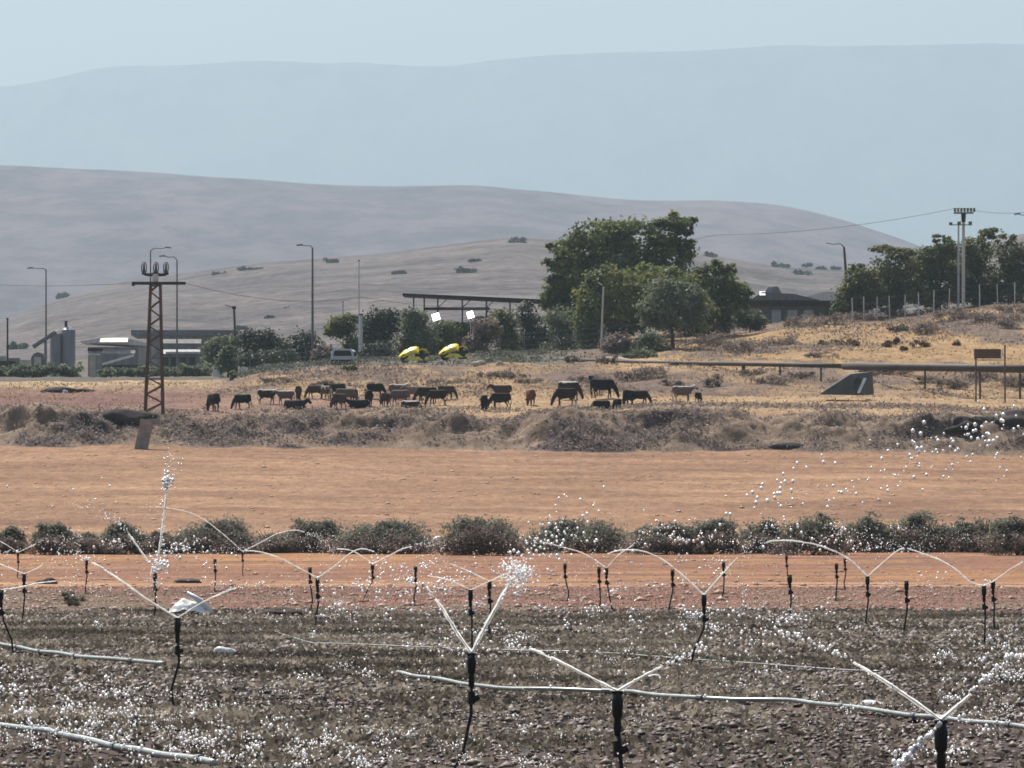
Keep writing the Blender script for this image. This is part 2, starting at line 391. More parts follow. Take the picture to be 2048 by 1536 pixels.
def soil(x, y):
    px = 1024 + F * x / np.maximum(y, 30)
    w = fbm(x / 6, y / 18, 21, 4); w2 = fbm(x / 2.2, y / 6, 31, 4); w3 = fbm(x / 14, y / 30, 41, 3)
    c = np.broadcast_to(C(.085, .060, .056), x.shape + (3,)).copy()
    c = mixc(c, C(.10, .088, .058), sstep(-.1, .35, w2 + .3 * w))                                  # weedy patches
    yy = y + 9 * w + 5 * w2
    c = mixc(c, C(.215, .100, .076), sstep(127, 139, yy))                                             # red soil
    c = mixc(c, C(.16, .118, .085), sstep(127, 139, yy) * sstep(600, 250, px) * sstep(0, .3, w2 + .15) * sstep(185, 160, y))
    c = mixc(c, C(.40, .24, .14), sstep(190, 196, y + 1.5 * w) * sstep(214, 203, y + 1.5 * w))        # pale track
    c = mixc(c, C(.315, .165, .080), sstep(204, 214, y + 2 * w))                                      # orange soil
    c = mixc(c, C(.25, .125, .075), sstep(-.1, .3, w3 + .5 * w2) * sstep(212, 222, y))
    c = mixc(c, C(.19, .105, .075), sstep(.05, .3, fbm(x / 9, y / 5, 81, 4)) * sstep(136, 150, y) * sstep(335, 320, y) * .8)   # darker damp streaks
    c = mixc(c, C(.19, .145, .105), sstep(.0, .3, fbm(x / 2.5, y / 5, 83, 4)) * sstep(136, 142, y) * sstep(195, 160, y) * .75)
    c = mixc(c, C(.275, .162, .096), sstep(338, 352, y))                                             # ploughed tan field
    c = mixc(c, C(.225, .128, .080), sstep(-.05, .3, fbm(x / 30, y / 9, 51, 4)) * sstep(350, 365, y) * .8)
    c = mixc(c, C(.335, .205, .122), sstep(.15, .45, fbm(x / 18, y / 4, 61, 3)) * sstep(350, 365, y) * .7)
    c = mixc(c, C(.36, .25, .145), sstep(520, 530, y))                                               # pasture
    c = mixc(c, C(.235, .148, .11), sstep(520, 530, y) * sstep(1000, 760, px + 120 * w))
    c = mixc(c, C(.175, .095, .08), sstep(545, 555, y + 3 * w) * sstep(584, 572, y + 3 * w) * sstep(560, 250, px))
    c = mixc(c, C(.36, .265, .16), sstep(586, 598, y + 4 * w) * sstep(520, 400, px))
    emb = sstep(562, 570, y + 4 * w) * sstep(400, 520, px)
    c = mixc(c, C(.255, .175, .108), emb)
    c = mixc(c, C(.15, .108, .088), emb * sstep(-.05, .3, w + .4 * w2))
    c = mixc(c, C(.36, .245, .135), emb * sstep(.1, .4, -w + .3 * w2))
    slope = sstep(600, 612, y) * sstep(1180, 1380, px)
    c = mixc(c, C(.335, .225, .115), slope)
    c = mixc(c, C(.145, .108, .088), slope * np.clip(sstep(-.1, .2, w + .6 * w2 - .05) + .9 * sstep(672, 690, y + 6 * w), 0, 1))
    c = mixc(c, C(.13, .115, .095), sstep(618, 626, y) * sstep(1250, 1100, px))
    return c
sc_rgb = soil(gx, gy)
at = ground.data.color_attributes.new('soil', 'FLOAT_COLOR', 'POINT')
at.data.foreach_set('color', np.concatenate([sc_rgb.reshape(-1, 3), np.ones((ny * nx, 1))], 1).astype(np.float32).ravel())

def hill(name, crest, d0, d1, d2, z0row, m, amp, wl, nxs=260, nds=90, u0=-.34, u1=.34, gull=1.0, lift=0):
    """a ridge: crest row at each column, rising from distance d0 to d1 and falling away to d2"""
    cx = np.array([c[0] for c in crest], float); cy = np.array([c[1] for c in crest], float)
    us = np.linspace(u0, u1, nxs); px = 1024 + F * us
    row = np.interp(px, cx, cy) - lift
    k = np.exp(-np.linspace(-2, 2, 7) ** 2); k /= k.sum(); row = np.convolve(np.pad(row, 3, 'edge'), k, 'valid')
    zc = np.array([Wz(r, d1) for r in row]); z0 = Wz(z0row, d0)
    t = np.concatenate([np.linspace(0, 1, nds), np.linspace(1, 2, nds // 3)[1:]])
    d = np.where(t <= 1, d0 + (d1 - d0) * t, d1 + (d2 - d1) * (t - 1))
    prof = np.where(t <= 1, t ** .92, 1 - .8 * (t - 1) ** 1.3)
    X = us[None] * d[:, None]; Y = d[:, None] * np.ones_like(X)
    Zh = z0 + (zc - z0)[None] * prof[:, None]
    g = fbm(X / wl, Y / (wl * 2.4), 5, 5) - .35 * np.abs(fbm(X / (wl * .8), Y / (wl * 3), 15, 3)) * gull
    Zh = Zh + amp * g * np.clip(1.6 - 1.25 * np.abs(prof[:, None]), .16, 1)
    n, mcol = X.shape; ii = np.arange(n * mcol).reshape(n, mcol)
    ff = np.stack([ii[:-1, :-1], ii[:-1, 1:], ii[1:, 1:], ii[1:, :-1]], -1).reshape(-1, 4)
    o = np_obj(name, np.stack([X, Y, Zh], -1).reshape(-1, 3), ff, m, smooth=True); o['kind'] = 'structure'
    def zat(px_, d_):
        return float(Zh[np.argmin(np.abs(d - d_)), np.argmin(np.abs(us - (px_ - 1024) / F))])
    return zat, d, us, Zh
near_z, nd_, nu_, nZ_ = hill('near_hill', [(-3000, 760), (-900, 720), (-400, 690), (0, 636), (60, 613), (130, 588), (250, 562), (400, 540), (620, 515), (750, 505), (900, 490),
      (980, 482), (1040, 477), (1120, 485), (1250, 492), (1400, 500), (1500, 518), (1600, 530), (1700, 536), (1830, 528), (1930, 500), (2048, 466), (2400, 420), (3500, 520)],
     1450, 3200, 4300, 742, M['nearhill'], 10.0, 130)
hill('bare_hill', [(-3000, 420), (-600, 318), (0, 334), (250, 349), (330, 352), (500, 363), (620, 372), (750, 380), (860, 380), (950, 377), (1080, 390), (1180, 401), (1260, 405),
      (1360, 404), (1450, 402), (1530, 406), (1600, 416), (1700, 441), (1760, 464), (1830, 491), (1920, 530), (2048, 590), (2400, 690), (3000, 760)],
     5200, 8400, 10800, 770, M['midhill'], 30, 470, lift=7)
hill('mountain_range', [(-3000, 260), (-500, 195), (0, 183), (80, 173), (170, 150), (230, 141), (300, 140), (400, 134), (480, 130), (570, 128), (640, 137), (700, 133), (790, 142), (870, 150),
      (930, 144), (1000, 137), (1100, 129), (1150, 125), (1300, 117), (1430, 107), (1550, 98), (1660, 98), (1800, 92), (1980, 84), (2048, 90), (2600, 100), (3500, 160)],
     22500, 26000, 31500, 900, M['farhill'], 170, 2000, lift=15)

# haze: one closed box of even, pale air round everything
hb = MB(); hb.box((0, 15950, 1240), (28000, 36300, 2500))
hz_m = bpy.data.materials.new('haze_air'); hz_m.use_nodes = True
hn = hz_m.node_tree.nodes; hn.remove(hn['Principled BSDF'])
pv = hn.new('ShaderNodeVolumePrincipled'); pv.inputs['Density'].default_value = HAZE_DENSITY; pv.inputs['Color'].default_value = (*HAZE_COLOR, 1)
pv.inputs['Anisotropy'].default_value = HAZE_G; pv.inputs['Density Attribute'].default_value = ''
hz_m.node_tree.links.new(pv.outputs[0], hn['Material Output'].inputs['Volume'])
haze = hb.build('haze', hz_m); haze['kind'] = 'stuff'

# ------------------------------------------------------------------ the spoil bank below the pasture
CRX = [-500, -60, 0, 60, 120, 200, 300, 380, 430, 520, 570, 640, 700, 760, 850, 960, 1020, 1060, 1150, 1250, 1300, 1350, 1450, 1530, 1590, 1650, 1750, 1850, 1960, 2048, 2500]
CRY = [826, 820, 822, 814, 816, 822, 832, 838, 842, 826, 821, 823, 832, 818, 818, 838, 842, 824, 816, 826, 818, 810, 814, 836, 830, 822, 834, 832, 826, 834, 830]
bd = np.arange(490, 541, .34); bu = np.arange(-.16, .16, .00052)
BX = bu[None] * bd[:, None]; BY = bd[:, None] * np.ones_like(BX); BG = Z(BX, BY)
crest_z = np.array([Wz(np.interp(1024 + F * u, CRX, CRY) + 5, 511) for u in bu])
foot = 496.5 + 2.2 * fbm(bu * 90, bu * 0 + 2, 4, 3)
up_t = sstep(0, 1, np.clip((BY - foot[None]) / 12.5, 0, 1)); dn_t = sstep(514, 536, BY)
Hh = (crest_z[None] - BG) * up_t * (1 - dn_t)
lump = fbm(BX / 2.4, BY / 2.0, 71, 4) * 1.5 + .9 * (.35 - np.abs(fbm(BX / 1.3, BY / 1.3, 77, 3)))
lump = lump * np.interp(up_t, [0, .7, 1], [1, 1, .32])
BZ = BG + Hh + lump * np.clip(1.5 * up_t * (1 - dn_t), 0, 1) * 1.0 - .12 + .1 * up_t
n_, m_ = BX.shape; ii = np.arange(n_ * m_).reshape(n_, m_)
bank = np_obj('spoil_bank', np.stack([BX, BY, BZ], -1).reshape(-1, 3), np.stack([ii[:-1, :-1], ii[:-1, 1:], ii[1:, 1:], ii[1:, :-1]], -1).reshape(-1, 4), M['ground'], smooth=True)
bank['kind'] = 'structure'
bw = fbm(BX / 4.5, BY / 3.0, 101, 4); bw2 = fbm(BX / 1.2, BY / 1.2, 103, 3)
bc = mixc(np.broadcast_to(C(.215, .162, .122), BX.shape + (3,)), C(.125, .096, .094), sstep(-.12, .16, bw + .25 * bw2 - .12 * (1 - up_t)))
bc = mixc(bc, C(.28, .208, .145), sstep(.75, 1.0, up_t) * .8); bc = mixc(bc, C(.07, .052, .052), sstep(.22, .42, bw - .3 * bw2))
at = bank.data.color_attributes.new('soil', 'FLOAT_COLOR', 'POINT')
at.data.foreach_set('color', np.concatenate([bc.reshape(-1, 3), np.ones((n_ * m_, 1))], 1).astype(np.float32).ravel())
def bank_at(x, y):
    i = int(np.clip(round((y - 490) / .34), 0, n_ - 1)); j = int(np.clip(round((x / y + .16) / .00052), 0, m_ - 1)); return float(BZ[i, j])
def bank_hit(px, py):
    for d in np.arange(492, 536, .3):
        p = W(px, py, float(d))
        if p.z <= max(bank_at(p.x, d), zf(p.x, d)): p.z = max(bank_at(p.x, d), zf(p.x, d)); return p
    return hit(px, py, 480)

def stuff_cards(name, pts, size, m, up=.4, aspect=.5, face=None):
    v, f = cards(pts, size, up, aspect, face); o = np_obj(name, v, f, m); o['kind'] = 'stuff'; return o
# dry brush growing over the bank
k = rng.integers(0, n_ * m_, 330000); bxv, byv = BX.ravel()[k], BY.ravel()[k]
keep = (np.abs(bxv) < .1 * byv) & ((up_t * (1 - .9 * dn_t)).ravel()[k] > .06) & (bw.ravel()[k] + .5 * fbm(bxv / 1.1, byv / 1.1, 91, 3) + rng.normal(0, .14, len(k)) > -.03)
P = np.stack([bxv, byv, BZ.ravel()[k]], -1)[keep]; P += rng.normal(0, .12, P.shape); P[:, 2] += .1
stuff_cards('dry_brush', P, rng.uniform(.12, .36, len(P)), L['dry'], .35, .5, np.array([[0, -.25, .7]]))
# dry grass on the pasture, the embankment and the right-hand slope
gd = rng.uniform(524, 706, 60000); gxr = rng.uniform(-.1, .1, len(gd)) * gd; pxg = 1024 + F * gxr / gd
keep = (fbm(gxr / 4, gd / 6, 95, 3) + rng.normal(0, .2, len(gd)) > -.02) & ((gd < 612) | (pxg > 1250)) & ~((gd < 560) & (rng.random(len(gd)) < .7))
gd, gxr = gd[keep], gxr[keep]; P = np.stack([gxr, gd, Z(gxr, gd) + .08], -1)
stuff_cards('dry_grass', P, rng.uniform(.15, .42, len(P)), L['straw'], .8, .4, np.array([[0, -.2, .5]]))
# grey scrub in drifts over the slope and embankment, weeds along the verge
gd = rng.uniform(566, 706, 90000); gxr = rng.uniform(-.1, .1, len(gd)) * gd; pxg = 1024 + F * gxr / gd
keep = (fbm(gxr / 7, gd / 14, 97, 4) + rng.normal(0, .07, len(gd)) > .14) & (((gd < 606) & (pxg > 430)) | (pxg > 1330))
gd, gxr = gd[keep], gxr[keep]; P = np.stack([gxr, gd, Z(gxr, gd) + rng.uniform(0, .5, len(gd)) ** 1.5], -1)
stuff_cards('dry_undergrowth', P, rng.uniform(.18, .45, len(P)), L['dry'], .5, .5, np.array([[0, -.3, .5]]))
gd = rng.uniform(618, 668, 26000); pxg = np.where(rng.random(len(gd)) < .8, rng.uniform(470, 1090, len(gd)), rng.normal(1060, 60, len(gd))); gxr = (pxg - 1024) / F * gd
keep = (fbm(gxr / 3, gd / 9, 98, 3) + rng.normal(0, .12, len(gd)) > -.05) & ~((np.abs(pxg - 684) < 34) & (gd < 641) & (rng.random(len(gd)) < .8)) & ~((np.abs(pxg - 865) < 85) & (gd < 647) & (rng.random(len(gd)) < .8))
gd, gxr = gd[keep], gxr[keep]; P = np.stack([gxr, gd, Z(gxr, gd) + rng.uniform(0, .75, len(gd)) ** 1.6], -1)
stuff_cards('verge_weeds', P, rng.uniform(.16, .42, len(P)), L['verge'], .5, .45, np.array([[0, -.3, .5]]))

# ------------------------------------------------------------------ the wet field
def field_pts(n, d0, d1, pw=1.0):
    d = np.sqrt(rng.uniform(d0 ** 2, d1 ** 2, n)); x = rng.uniform(-1, 1, n) * (.112 * d + 5); return x, d
PIPES = [
    ([(-60, 1462), (60, 1474), (110, 1482), (180, 1499), (260, 1516), (330, 1528), (430, 1545)], .027, 'thick pale pipe crossing the bottom left corner'),
    ([(795, 1356), (830, 1363), (900, 1374), (960, 1385), (1060, 1391), (1230, 1395), (1290, 1400), (1400, 1410), (1560, 1414), (1650, 1422), (1800, 1442), (1890, 1452), (1990, 1463), (2090, 1474)], .023, 'long pale pipe running from the field middle to the right edge'),
    ([(-30, 1296), (20, 1301), (60, 1310), (120, 1318), (190, 1327), (330, 1338)], .028, 'pale pipe at the left edge beside the cut-off sprinkler'),
    ([(545, 1268), (570, 1276), (620, 1292), (700, 1296), (1090, 1310), (1160, 1312), (1300, 1320), (1560, 1340), (1760, 1352)], .011, 'thin faint pipe across the green field behind the near sprinklers')]
def near_pipe(x, d):
    m = np.zeros(len(d), bool)
    for pts, r, _ in PIPES[:3]:
        dd = np.array([F * CAMZ / (b - 1052.0) for a, b in pts]); xx = np.array([(a - 1024) / F for a, b in pts]) * dd
        for i in range(len(pts) - 1):
            a0 = np.array([xx[i], dd[i]]); a1 = np.array([xx[i + 1], dd[i + 1]]); v = a1 - a0; L2 = max(1e-6, (v * v).sum())
            t = np.clip(((x - a0[0]) * v[0] + (d - a0[1]) * v[1]) / L2, 0, 1); ex = x - (a0[0] + t * v[0]); ey = (d - (a0[1] + t * v[1]))
            m |= (np.abs(ex) < .12 + .0 * ey) & (ey < .2) & (ey > -.2)
            # the strip in front of it, along the line of sight
            lo, hi = sorted((xx[i] / dd[i], xx[i + 1] / dd[i + 1])); u = x / d
            if hi - lo > 1e-4:
                k = (u >= lo) & (u <= hi); dp = dd[i] + (u - xx[i] / dd[i]) / (xx[i + 1] / dd[i + 1] - xx[i] / dd[i]) * (dd[i + 1] - dd[i]); m |= k & (d < dp + .1) & (d > dp - 1.3)
    return m
def field_edge(x, d): return d + 9 * fbm(x / 6, d / 18, 21, 4) + 5 * fbm(x / 2.2, d / 6, 31, 4)
x, d = field_pts(195000, 38, 142); keep = (field_edge(x, d) < 134) | (rng.random(len(d)) < .12)
patch = fbm(x / 2.2, d / 6, 31, 4) + .3 * fbm(x / 6, d / 18, 21, 4)
kc = keep & ~(near_pipe(x, d) & (rng.random(len(d)) < .8)) & (rng.random(len(d)) < np.clip(.74 - .9 * patch, .30, .9))
P = np.stack([x, d, rng.uniform(-.01, .025, len(d))], -1)[kc]
s = rng.gamma(2.2, .0125, len(P)).clip(.008, .07) * np.interp(d[kc], [45, 130], [.85, 1.5])
v, f = scatter(OCT_V, OCT_F, P, np.stack([s * 1.3, s * 1.2, s * .6], -1), jitter=.45)
o = np_obj('soil_clods', v, f, L['clod']); o['kind'] = 'stuff'
x, d = field_pts(195000, 38, 140); patch = fbm(x / 2.2, d / 6, 31, 4) + .3 * fbm(x / 6, d / 18, 21, 4)
keep = (field_edge(x, d) < 134) & (rng.random(len(d)) < np.clip(np.interp(d, [45, 75], [.28, .37]) + 1.0 * patch, .14, .9))
keep &= ~(near_pipe(x, d) & (rng.random(len(d)) < .93))
x, d = x[keep], d[keep]
PP = np.repeat(np.stack([x, d, np.zeros(len(d))], -1), 4, 0); PP += rng.normal(0, .035, PP.shape) * np.array([1, 1, 0]); PP[:, 2] = rng.uniform(.005, .06, len(PP))
o = stuff_cards('young_crop', PP, rng.uniform(.045, .135, len(PP)) * np.interp(PP[:, 1], [45, 130], [.9, 1.5]), L['crop'], .4, .5)
x, d = field_pts(58000, 38, 190); P = np.stack([x, d, rng.uniform(.01, .05, len(d))], -1)
stuff_cards('crop_residue', P, rng.uniform(.03, .10, len(P)), L['residue'], .1, .35)
# clods on the red strip and the orange soil beyond
d = rng.uniform(126, 335, 9000); x = rng.uniform(-1, 1, 9000) * (.1 * d); s = rng.gamma(1.6, .016, 9000).clip(.01, .14) * np.where(d < 200, 1.5, 1)
v, f = scatter(OCT_V, OCT_F, np.stack([x, d, Z(x, d)], -1), np.stack([s * 1.3, s * 1.3, s * .7], -1), jitter=.3)
o = np_obj('dry_clods', v, f, M['paleclay']); o['kind'] = 'stuff'; 
o.data.materials[0] = leafmat('red_clods', (.22, .115, .08), (.31, .165, .11), (.40, .24, .16), 0, .05)
# stubble and clods of the ploughed field
d = rng.uniform(345, 496, 9000); x = rng.uniform(-1, 1, 9000) * (.1 * d); keep = fbm(x / 9, d / 5, 44, 3) > -.05; x, d = x[keep], d[keep]
s = rng.gamma(1.5, .03, len(d)).clip(.02, .2)
v, f = scatter(OCT_V, OCT_F, np.stack([x, d, Z(x, d)], -1), np.stack([s * 1.6, s * 1.3, s * .6], -1), jitter=.3)
o = np_obj('plough_clods', v, f, leafmat('tan_clods', (.30, .165, .105), (.40, .235, .145), (.50, .32, .20), 0, .05)); o['kind'] = 'stuff'

# ------------------------------------------------------------------ plants
def lobes_pts(lobes, base, d, n, clump=.16, shell=.75):
    """leaf positions in clumps over ellipsoid lobes given as (column, row, half width, half height[, depth offset])"""
    vol = np.array([l[2] * l[3] for l in lobes], float) ** .9; out = []; nrm = []
    for l, k in zip(lobes, (vol / vol.sum() * n).astype(int)):
        px, py, rx, ry = l[:4]; off = l[4] if len(l) > 4 else 0
        c = W(px, py, d + off) - base; a, h = rx / ppm(d), ry / ppm(d); dep = max(.75 * a, .5 * h)
        nc = max(6, k // 26)
        dr = rng.normal(size=(nc, 3)); dr /= np.linalg.norm(dr, axis=1)[:, None]
        rad = shell + (1 - shell) * rng.random(nc)[:, None] + rng.normal(0, .06, (nc, 1))
        cc = dr * rad * np.array([a, dep, h]) + np.array(c)
        w = rng.gamma(2., .5, nc); ass = rng.choice(nc, k, p=w / w.sum())
        sg = clump * (a * h) ** .5
        p = cc[ass] + rng.normal(0, 1, (k, 3)) * sg * np.array([1.25, 1.1, .7])
        out.append(p); nr = dr[ass] * np.array([1, 1, .8]) + np.array([0, 0, .45]); nrm.append(nr / (np.linalg.norm(nr, axis=1)[:, None] + 1e-9))
    return np.concatenate(out), np.concatenate(nrm)
def tree(name, label, cat, lobes, d, basepx, n, size, m, group=None, trunk_r=.3, limbs=True, shell=.72, clump=.16, up=0.0):
    b = gnd(basepx, d); t = empty(name, b, label, cat, group)
    p, nr = lobes_pts(lobes, b, d, n, clump, shell); nr = nr[p[:, 2] > .05]; p = p[p[:, 2] > .05]
    v, f = cards(p, rng.uniform(.55, 1.3, len(p)) * size, up, .6, nr)
    np_obj('crown', v, f, m, t)
    top = np.array([0, 0, 0.0])
    cs = [W(l[0], l[1], d + (l[4] if len(l) > 4 else 0)) - b for l in lobes]
    zmin = min(c.z for c in cs); fork = Vector((sum(c.x for c in cs) / len(cs) * .3, .1, max(.4, zmin * .55)))
    mb = MB(); mb.tube([(0, 0, -.4), (fork.x * .4, 0, fork.z * .5), fork], [trunk_r * 1.25, trunk_r, trunk_r * .85], 9); mb.build('trunk', M['trunk'], t, True)
    if limbs:
        for c in cs[:7]:
            mb = MB(); mid = fork.lerp(c, .5) + Vector((0, 0, .08 * (c - fork).length))
            mb.tube([fork, mid, fork.lerp(c, .95)], [trunk_r * .55, trunk_r * .38, trunk_r * .12], 6); mb.build('limb', M['trunk'], t, True)
    return t
tree('fig_tree', 'big dark green spreading tree, tallest of the grove behind the shed', 'tree',
     [(1160, 500, 55, 34), (1205, 470, 62, 32), (1262, 476, 60, 34), (1325, 468, 38, 28), (1352, 448, 34, 20), (1385, 462, 14, 9), (1128, 522, 34, 18), (1104, 522, 20, 6),
      (1150, 552, 52, 40), (1225, 535, 72, 48), (1330, 515, 48, 46), (1375, 500, 16, 24), (1108, 590, 24, 44), (1150, 610, 50, 50), (1240, 600, 70, 50), (1335, 585, 44, 50), (1110, 492, 16, 8)],
     690, 1225, 20000, .62, L['bigtree'], trunk_r=.55)
tree('shade_tree', 'broad yellow-green domed tree standing before the big dark tree', 'tree',
     [(1225, 560, 50, 26), (1290, 552, 66, 22), (1350, 566, 48, 28), (1190, 600, 36, 46), (1250, 600, 60, 40), (1330, 610, 60, 44), (1175, 640, 32, 36), (1400, 625, 24, 45)],
     672, 1290, 11000, .5, L['dome'], trunk_r=.35)
tree('round_tree', 'round grey-green tree with a ball crown beside the pale fence pole', 'tree',
     [(1330, 590, 42, 32), (1370, 600, 38, 36), (1345, 620, 62, 40), (1310, 625, 30, 34)], 655, 1346, 7000, .42, L['greygreen'], trunk_r=.22)
tree('forked_tree', 'dark fork-topped tree to the right of the round grey-green tree', 'tree',
     [(1428, 535, 18, 16), (1458, 540, 14, 18), (1440, 562, 42, 26), (1475, 590, 28, 28), (1430, 600, 52, 36), (1395, 570, 22, 34), (1490, 600, 14, 20)], 680, 1435, 6500, .5, L['bigtree'], trunk_r=.28)
GR = 'trees on the right-hand slope'
def rt(label, lobes, b, d, n, m='pine'): tree('slope_tree', label, 'tree', lobes, d, b, int(n * 2.6), .46, L[m], GR, trunk_r=.22, shell=.6, clump=.18)
rt('low olive-green tree against the leaning dark lamp pole', [(1725, 560, 34, 26), (1700, 590, 24, 30), (1745, 590, 44, 26), (1715, 540, 18, 14), (1715, 605, 40, 20), (1690, 612, 24, 14)], 1725, 694, 2400)
rt('olive tree with two dark flat-topped tufts above its crown', [(1772, 500, 28, 9), (1806, 506, 32, 10), (1790, 530, 46, 24), (1775, 560, 50, 30), (1815, 585, 46, 26), (1775, 598, 44, 20)], 1790, 697, 2800)
rt('tall olive tree just left of the floodlight mast', [(1880, 478, 16, 8), (1870, 510, 40, 22), (1900, 495, 26, 20), (1850, 540, 40, 30), (1885, 560, 44, 40), (1860, 592, 48, 22)], 1872, 700, 3000)
rt('tall tree behind the floodlight mast with the highest crown on the slope', [(1972, 470, 22, 10), (1988, 466, 18, 10), (1950, 500, 38, 26), (1925, 535, 34, 32), (1965, 560, 40, 38), (1930, 588, 44, 22), (1960, 590, 40, 20)], 1950, 703, 3000)
rt('dark olive tree at the photo edge on the slope crest', [(2010, 478, 20, 10), (2018, 510, 36, 26), (2045, 530, 30, 40), (2010, 560, 40, 40), (2075, 560, 30, 50), (2020, 590, 50, 20)], 2020, 700, 2800)
# the planting round the shed
GB = 'bushes round the open shed'
BUSH = [  # label, lobes, base column, distance, leaves, material
    ('dark bushy tree with two bumps left of the street lamp', [(505, 682, 28, 24), (535, 680, 26, 22), (515, 708, 40, 24)], 515, 700, 1700, 'darkbush'),
    ('dark rounded tree behind the street lamp post', [(610, 685, 28, 26), (590, 705, 32, 24), (565, 695, 24, 18), (625, 710, 18, 22)], 600, 704, 1700, 'darkbush'),
    ('feathery dark tree between the street lamp and thin pole', [(680, 655, 26, 22), (700, 645, 18, 20), (705, 690, 20, 34), (662, 665, 14, 8)], 695, 700, 1500, 'bigtree'),
    ('dark tree to the right of the thin pale pole', [(755, 645, 32, 30), (785, 640, 30, 26), (750, 685, 34, 34), (735, 660, 16, 20)], 755, 695, 2000, 'darkbush'),
    ('grey-green bush under the left end of the shed roof', [(825, 640, 28, 26), (840, 670, 36, 34), (815, 690, 24, 24)], 830, 690, 1900, 'greygreen'),
    ('yellow-green bush between the two yellow tractors', [(890, 668, 34, 24), (880, 695, 30, 18)], 882, 694, 1200, 'dome'),
    ('grey dry bush right of the right yellow tractor', [(955, 690, 26, 26), (975, 660, 26, 26), (965, 712, 34, 14)], 962, 676, 1400, 'dry'),
    ('leafy green bush below the two white sheets', [(905, 662, 40, 16), (930, 672, 30, 20), (875, 670, 24, 14)], 905, 697, 1500, 'greygreen'),
    ('grey bush standing behind the grey dry one', [(965, 650, 26, 18), (990, 645, 24, 18), (945, 660, 22, 14)], 965, 698, 1300, 'greygreen'),
    ('brownish bush in front of the open shed posts', [(1010, 650, 28, 30), (1020, 690, 26, 30)], 1015, 686, 1400, 'pine'),
    ('dark bush under the right end of the shed roof', [(1060, 630, 24, 26), (1075, 670, 34, 36), (1050, 690, 20, 30)], 1065, 690, 1500, 'darkbush'),
    ('green bush at the foot of the big dark tree', [(1125, 640, 34, 30), (1140, 680, 36, 34), (1110, 700, 30, 20)], 1130, 680, 1700, 'greygreen'),
    ('bluish low bush left of the pale fence pole', [(1180, 670, 26, 34), (1185, 700, 30, 20)], 1182, 672, 1200, 'greygreen'),
    ('dark bush right of the pale fence pole', [(1240, 650, 34, 30), (1262, 640, 34, 26)], 1245, 684, 1300, 'darkbush'),
    ('grey twiggy bush right of the pale fence pole', [(1235, 690, 28, 24), (1258, 700, 26, 20)], 1240, 652, 1100, 'dry'),
    ('grey-green bush beneath the round tree', [(1300, 690, 28, 26), (1320, 705, 26, 16)], 1305, 650, 1100, 'greygreen'),
    ('low dark green bush on the bare ground under the round tree', [(1285, 712, 38, 12), (1260, 715, 20, 9)], 1280, 640, 800, 'greygreen'),
    ('shady bush below the forked tree', [(1400, 650, 36, 26), (1440, 645, 34, 24), (1380, 660, 22, 20)], 1410, 682, 1500, 'darkbush'),
    ('bush beside the right-hand dark shed', [(1490, 635, 30, 22), (1515, 645, 22, 18)], 1500, 686, 1000, 'greygreen'),
    ('low weedy bush by the white van', [(650, 705, 22, 18), (640, 715, 26, 12)], 645, 690, 700, 'dry'),
    ('dark low bush before the street lamp trees', [(560, 715, 50, 16), (500, 720, 40, 14)], 540, 676, 1100, 'darkbush'),
    ('dark bush behind the white van', [(760, 705, 30, 18), (735, 712, 22, 14)], 752, 680, 900, 'darkbush'),
    ('dusty bush in front of the silver warehouse end', [(425, 700, 22, 26), (460, 690, 24, 20), (440, 722, 34, 18)], 440, 720, 1200, 'greygreen'),
    ('slim young tree before the low white barrier', [(455, 725, 20, 22), (456, 705, 12, 14)], 456, 650, 700, 'greygreen'),
]
for lab, lo, b, d, n, m in BUSH:
    tree('bush', lab, 'bush', lo, d, b, int(n * 2.4), .40, L[m], GB, trunk_r=.12, limbs=False, shell=.5, clump=.2)
# hedge of weeds along the far yard edge at the left
HED = ['the photo edge', 'the low dark pole', 'the two silos', 'the cream gate pillar', 'the warehouse wall', 'the lattice pylon', 'the parked white barrier']
for i, (px, hpx) in enumerate([(10, 22), (70, 26), (135, 24), (235, 18), (290, 20), (350, 22), (400, 24)]):
    tree('roadside_bush', 'low grey-green roadside bush below ' + HED[i], 'bush', [(px - 22, 758 - hpx * .5, 24, hpx * .5), (px + 14, 756 - hpx * .6, 26, hpx * .6), (px, 752 - hpx * .5, 34, hpx * .45)],
         706, px, 1600, .38, L['greygreen'], 'roadside bushes at the left', trunk_r=.08, limbs=False, shell=.4)
# bushes in the dry ditch across the middle of the field
DIT = [  # column, half width, top row, grey share, label
    (18, 30, 1052, .5, 'small ditch bush cut by the left photo edge'),
    (104, 34, 1040, .3, 'peaked dark ditch bush left of the tall water jet'),
    (180, 44, 1066, .8, 'low grey ditch bush beneath the drifting spray'),
    (246, 38, 1040, .4, 'dark ditch bush just left of the tall water jet'),
    (318, 34, 1062, .9, 'dull brown ditch bush behind the tall water jet'),
    (425, 78, 1034, .35, 'long dark ditch bush behind the sprinkler at its middle'),
    (548, 46, 1068, .9, 'low grey ditch bush between two dark ones'),
    (630, 58, 1036, .35, 'dark ditch bush with twin tops'),
    (770, 92, 1040, .45, 'broad sloping ditch bush with grey skirt'),
    (962, 66, 1030, .75, 'tall rounded ditch bush with grey dead front, alone'),
    (1150, 96, 1036, .3, 'broad dark ditch bush standing alone'),
    (1330, 62, 1042, .4, 'dark ditch bush behind white water drops'),
    (1425, 54, 1034, .4, 'dark ditch bush full of sparkling drops'),
    (1520, 46, 1036, .5, 'dull ditch bush right of the sparkling one'),
    (1625, 58, 1026, .35, 'ditch bush with a narrow peak'),
    (1730, 44, 1026, .35, 'pointed ditch bush left of the leaning stick'),
    (1830, 58, 1024, .4, 'square-topped ditch bush under the leaning stick'),
    (1942, 56, 1036, .45, 'round ditch bush behind the double spray'),
    (2035, 50, 1030, .4, 'ditch bush cut by the right photo edge')]
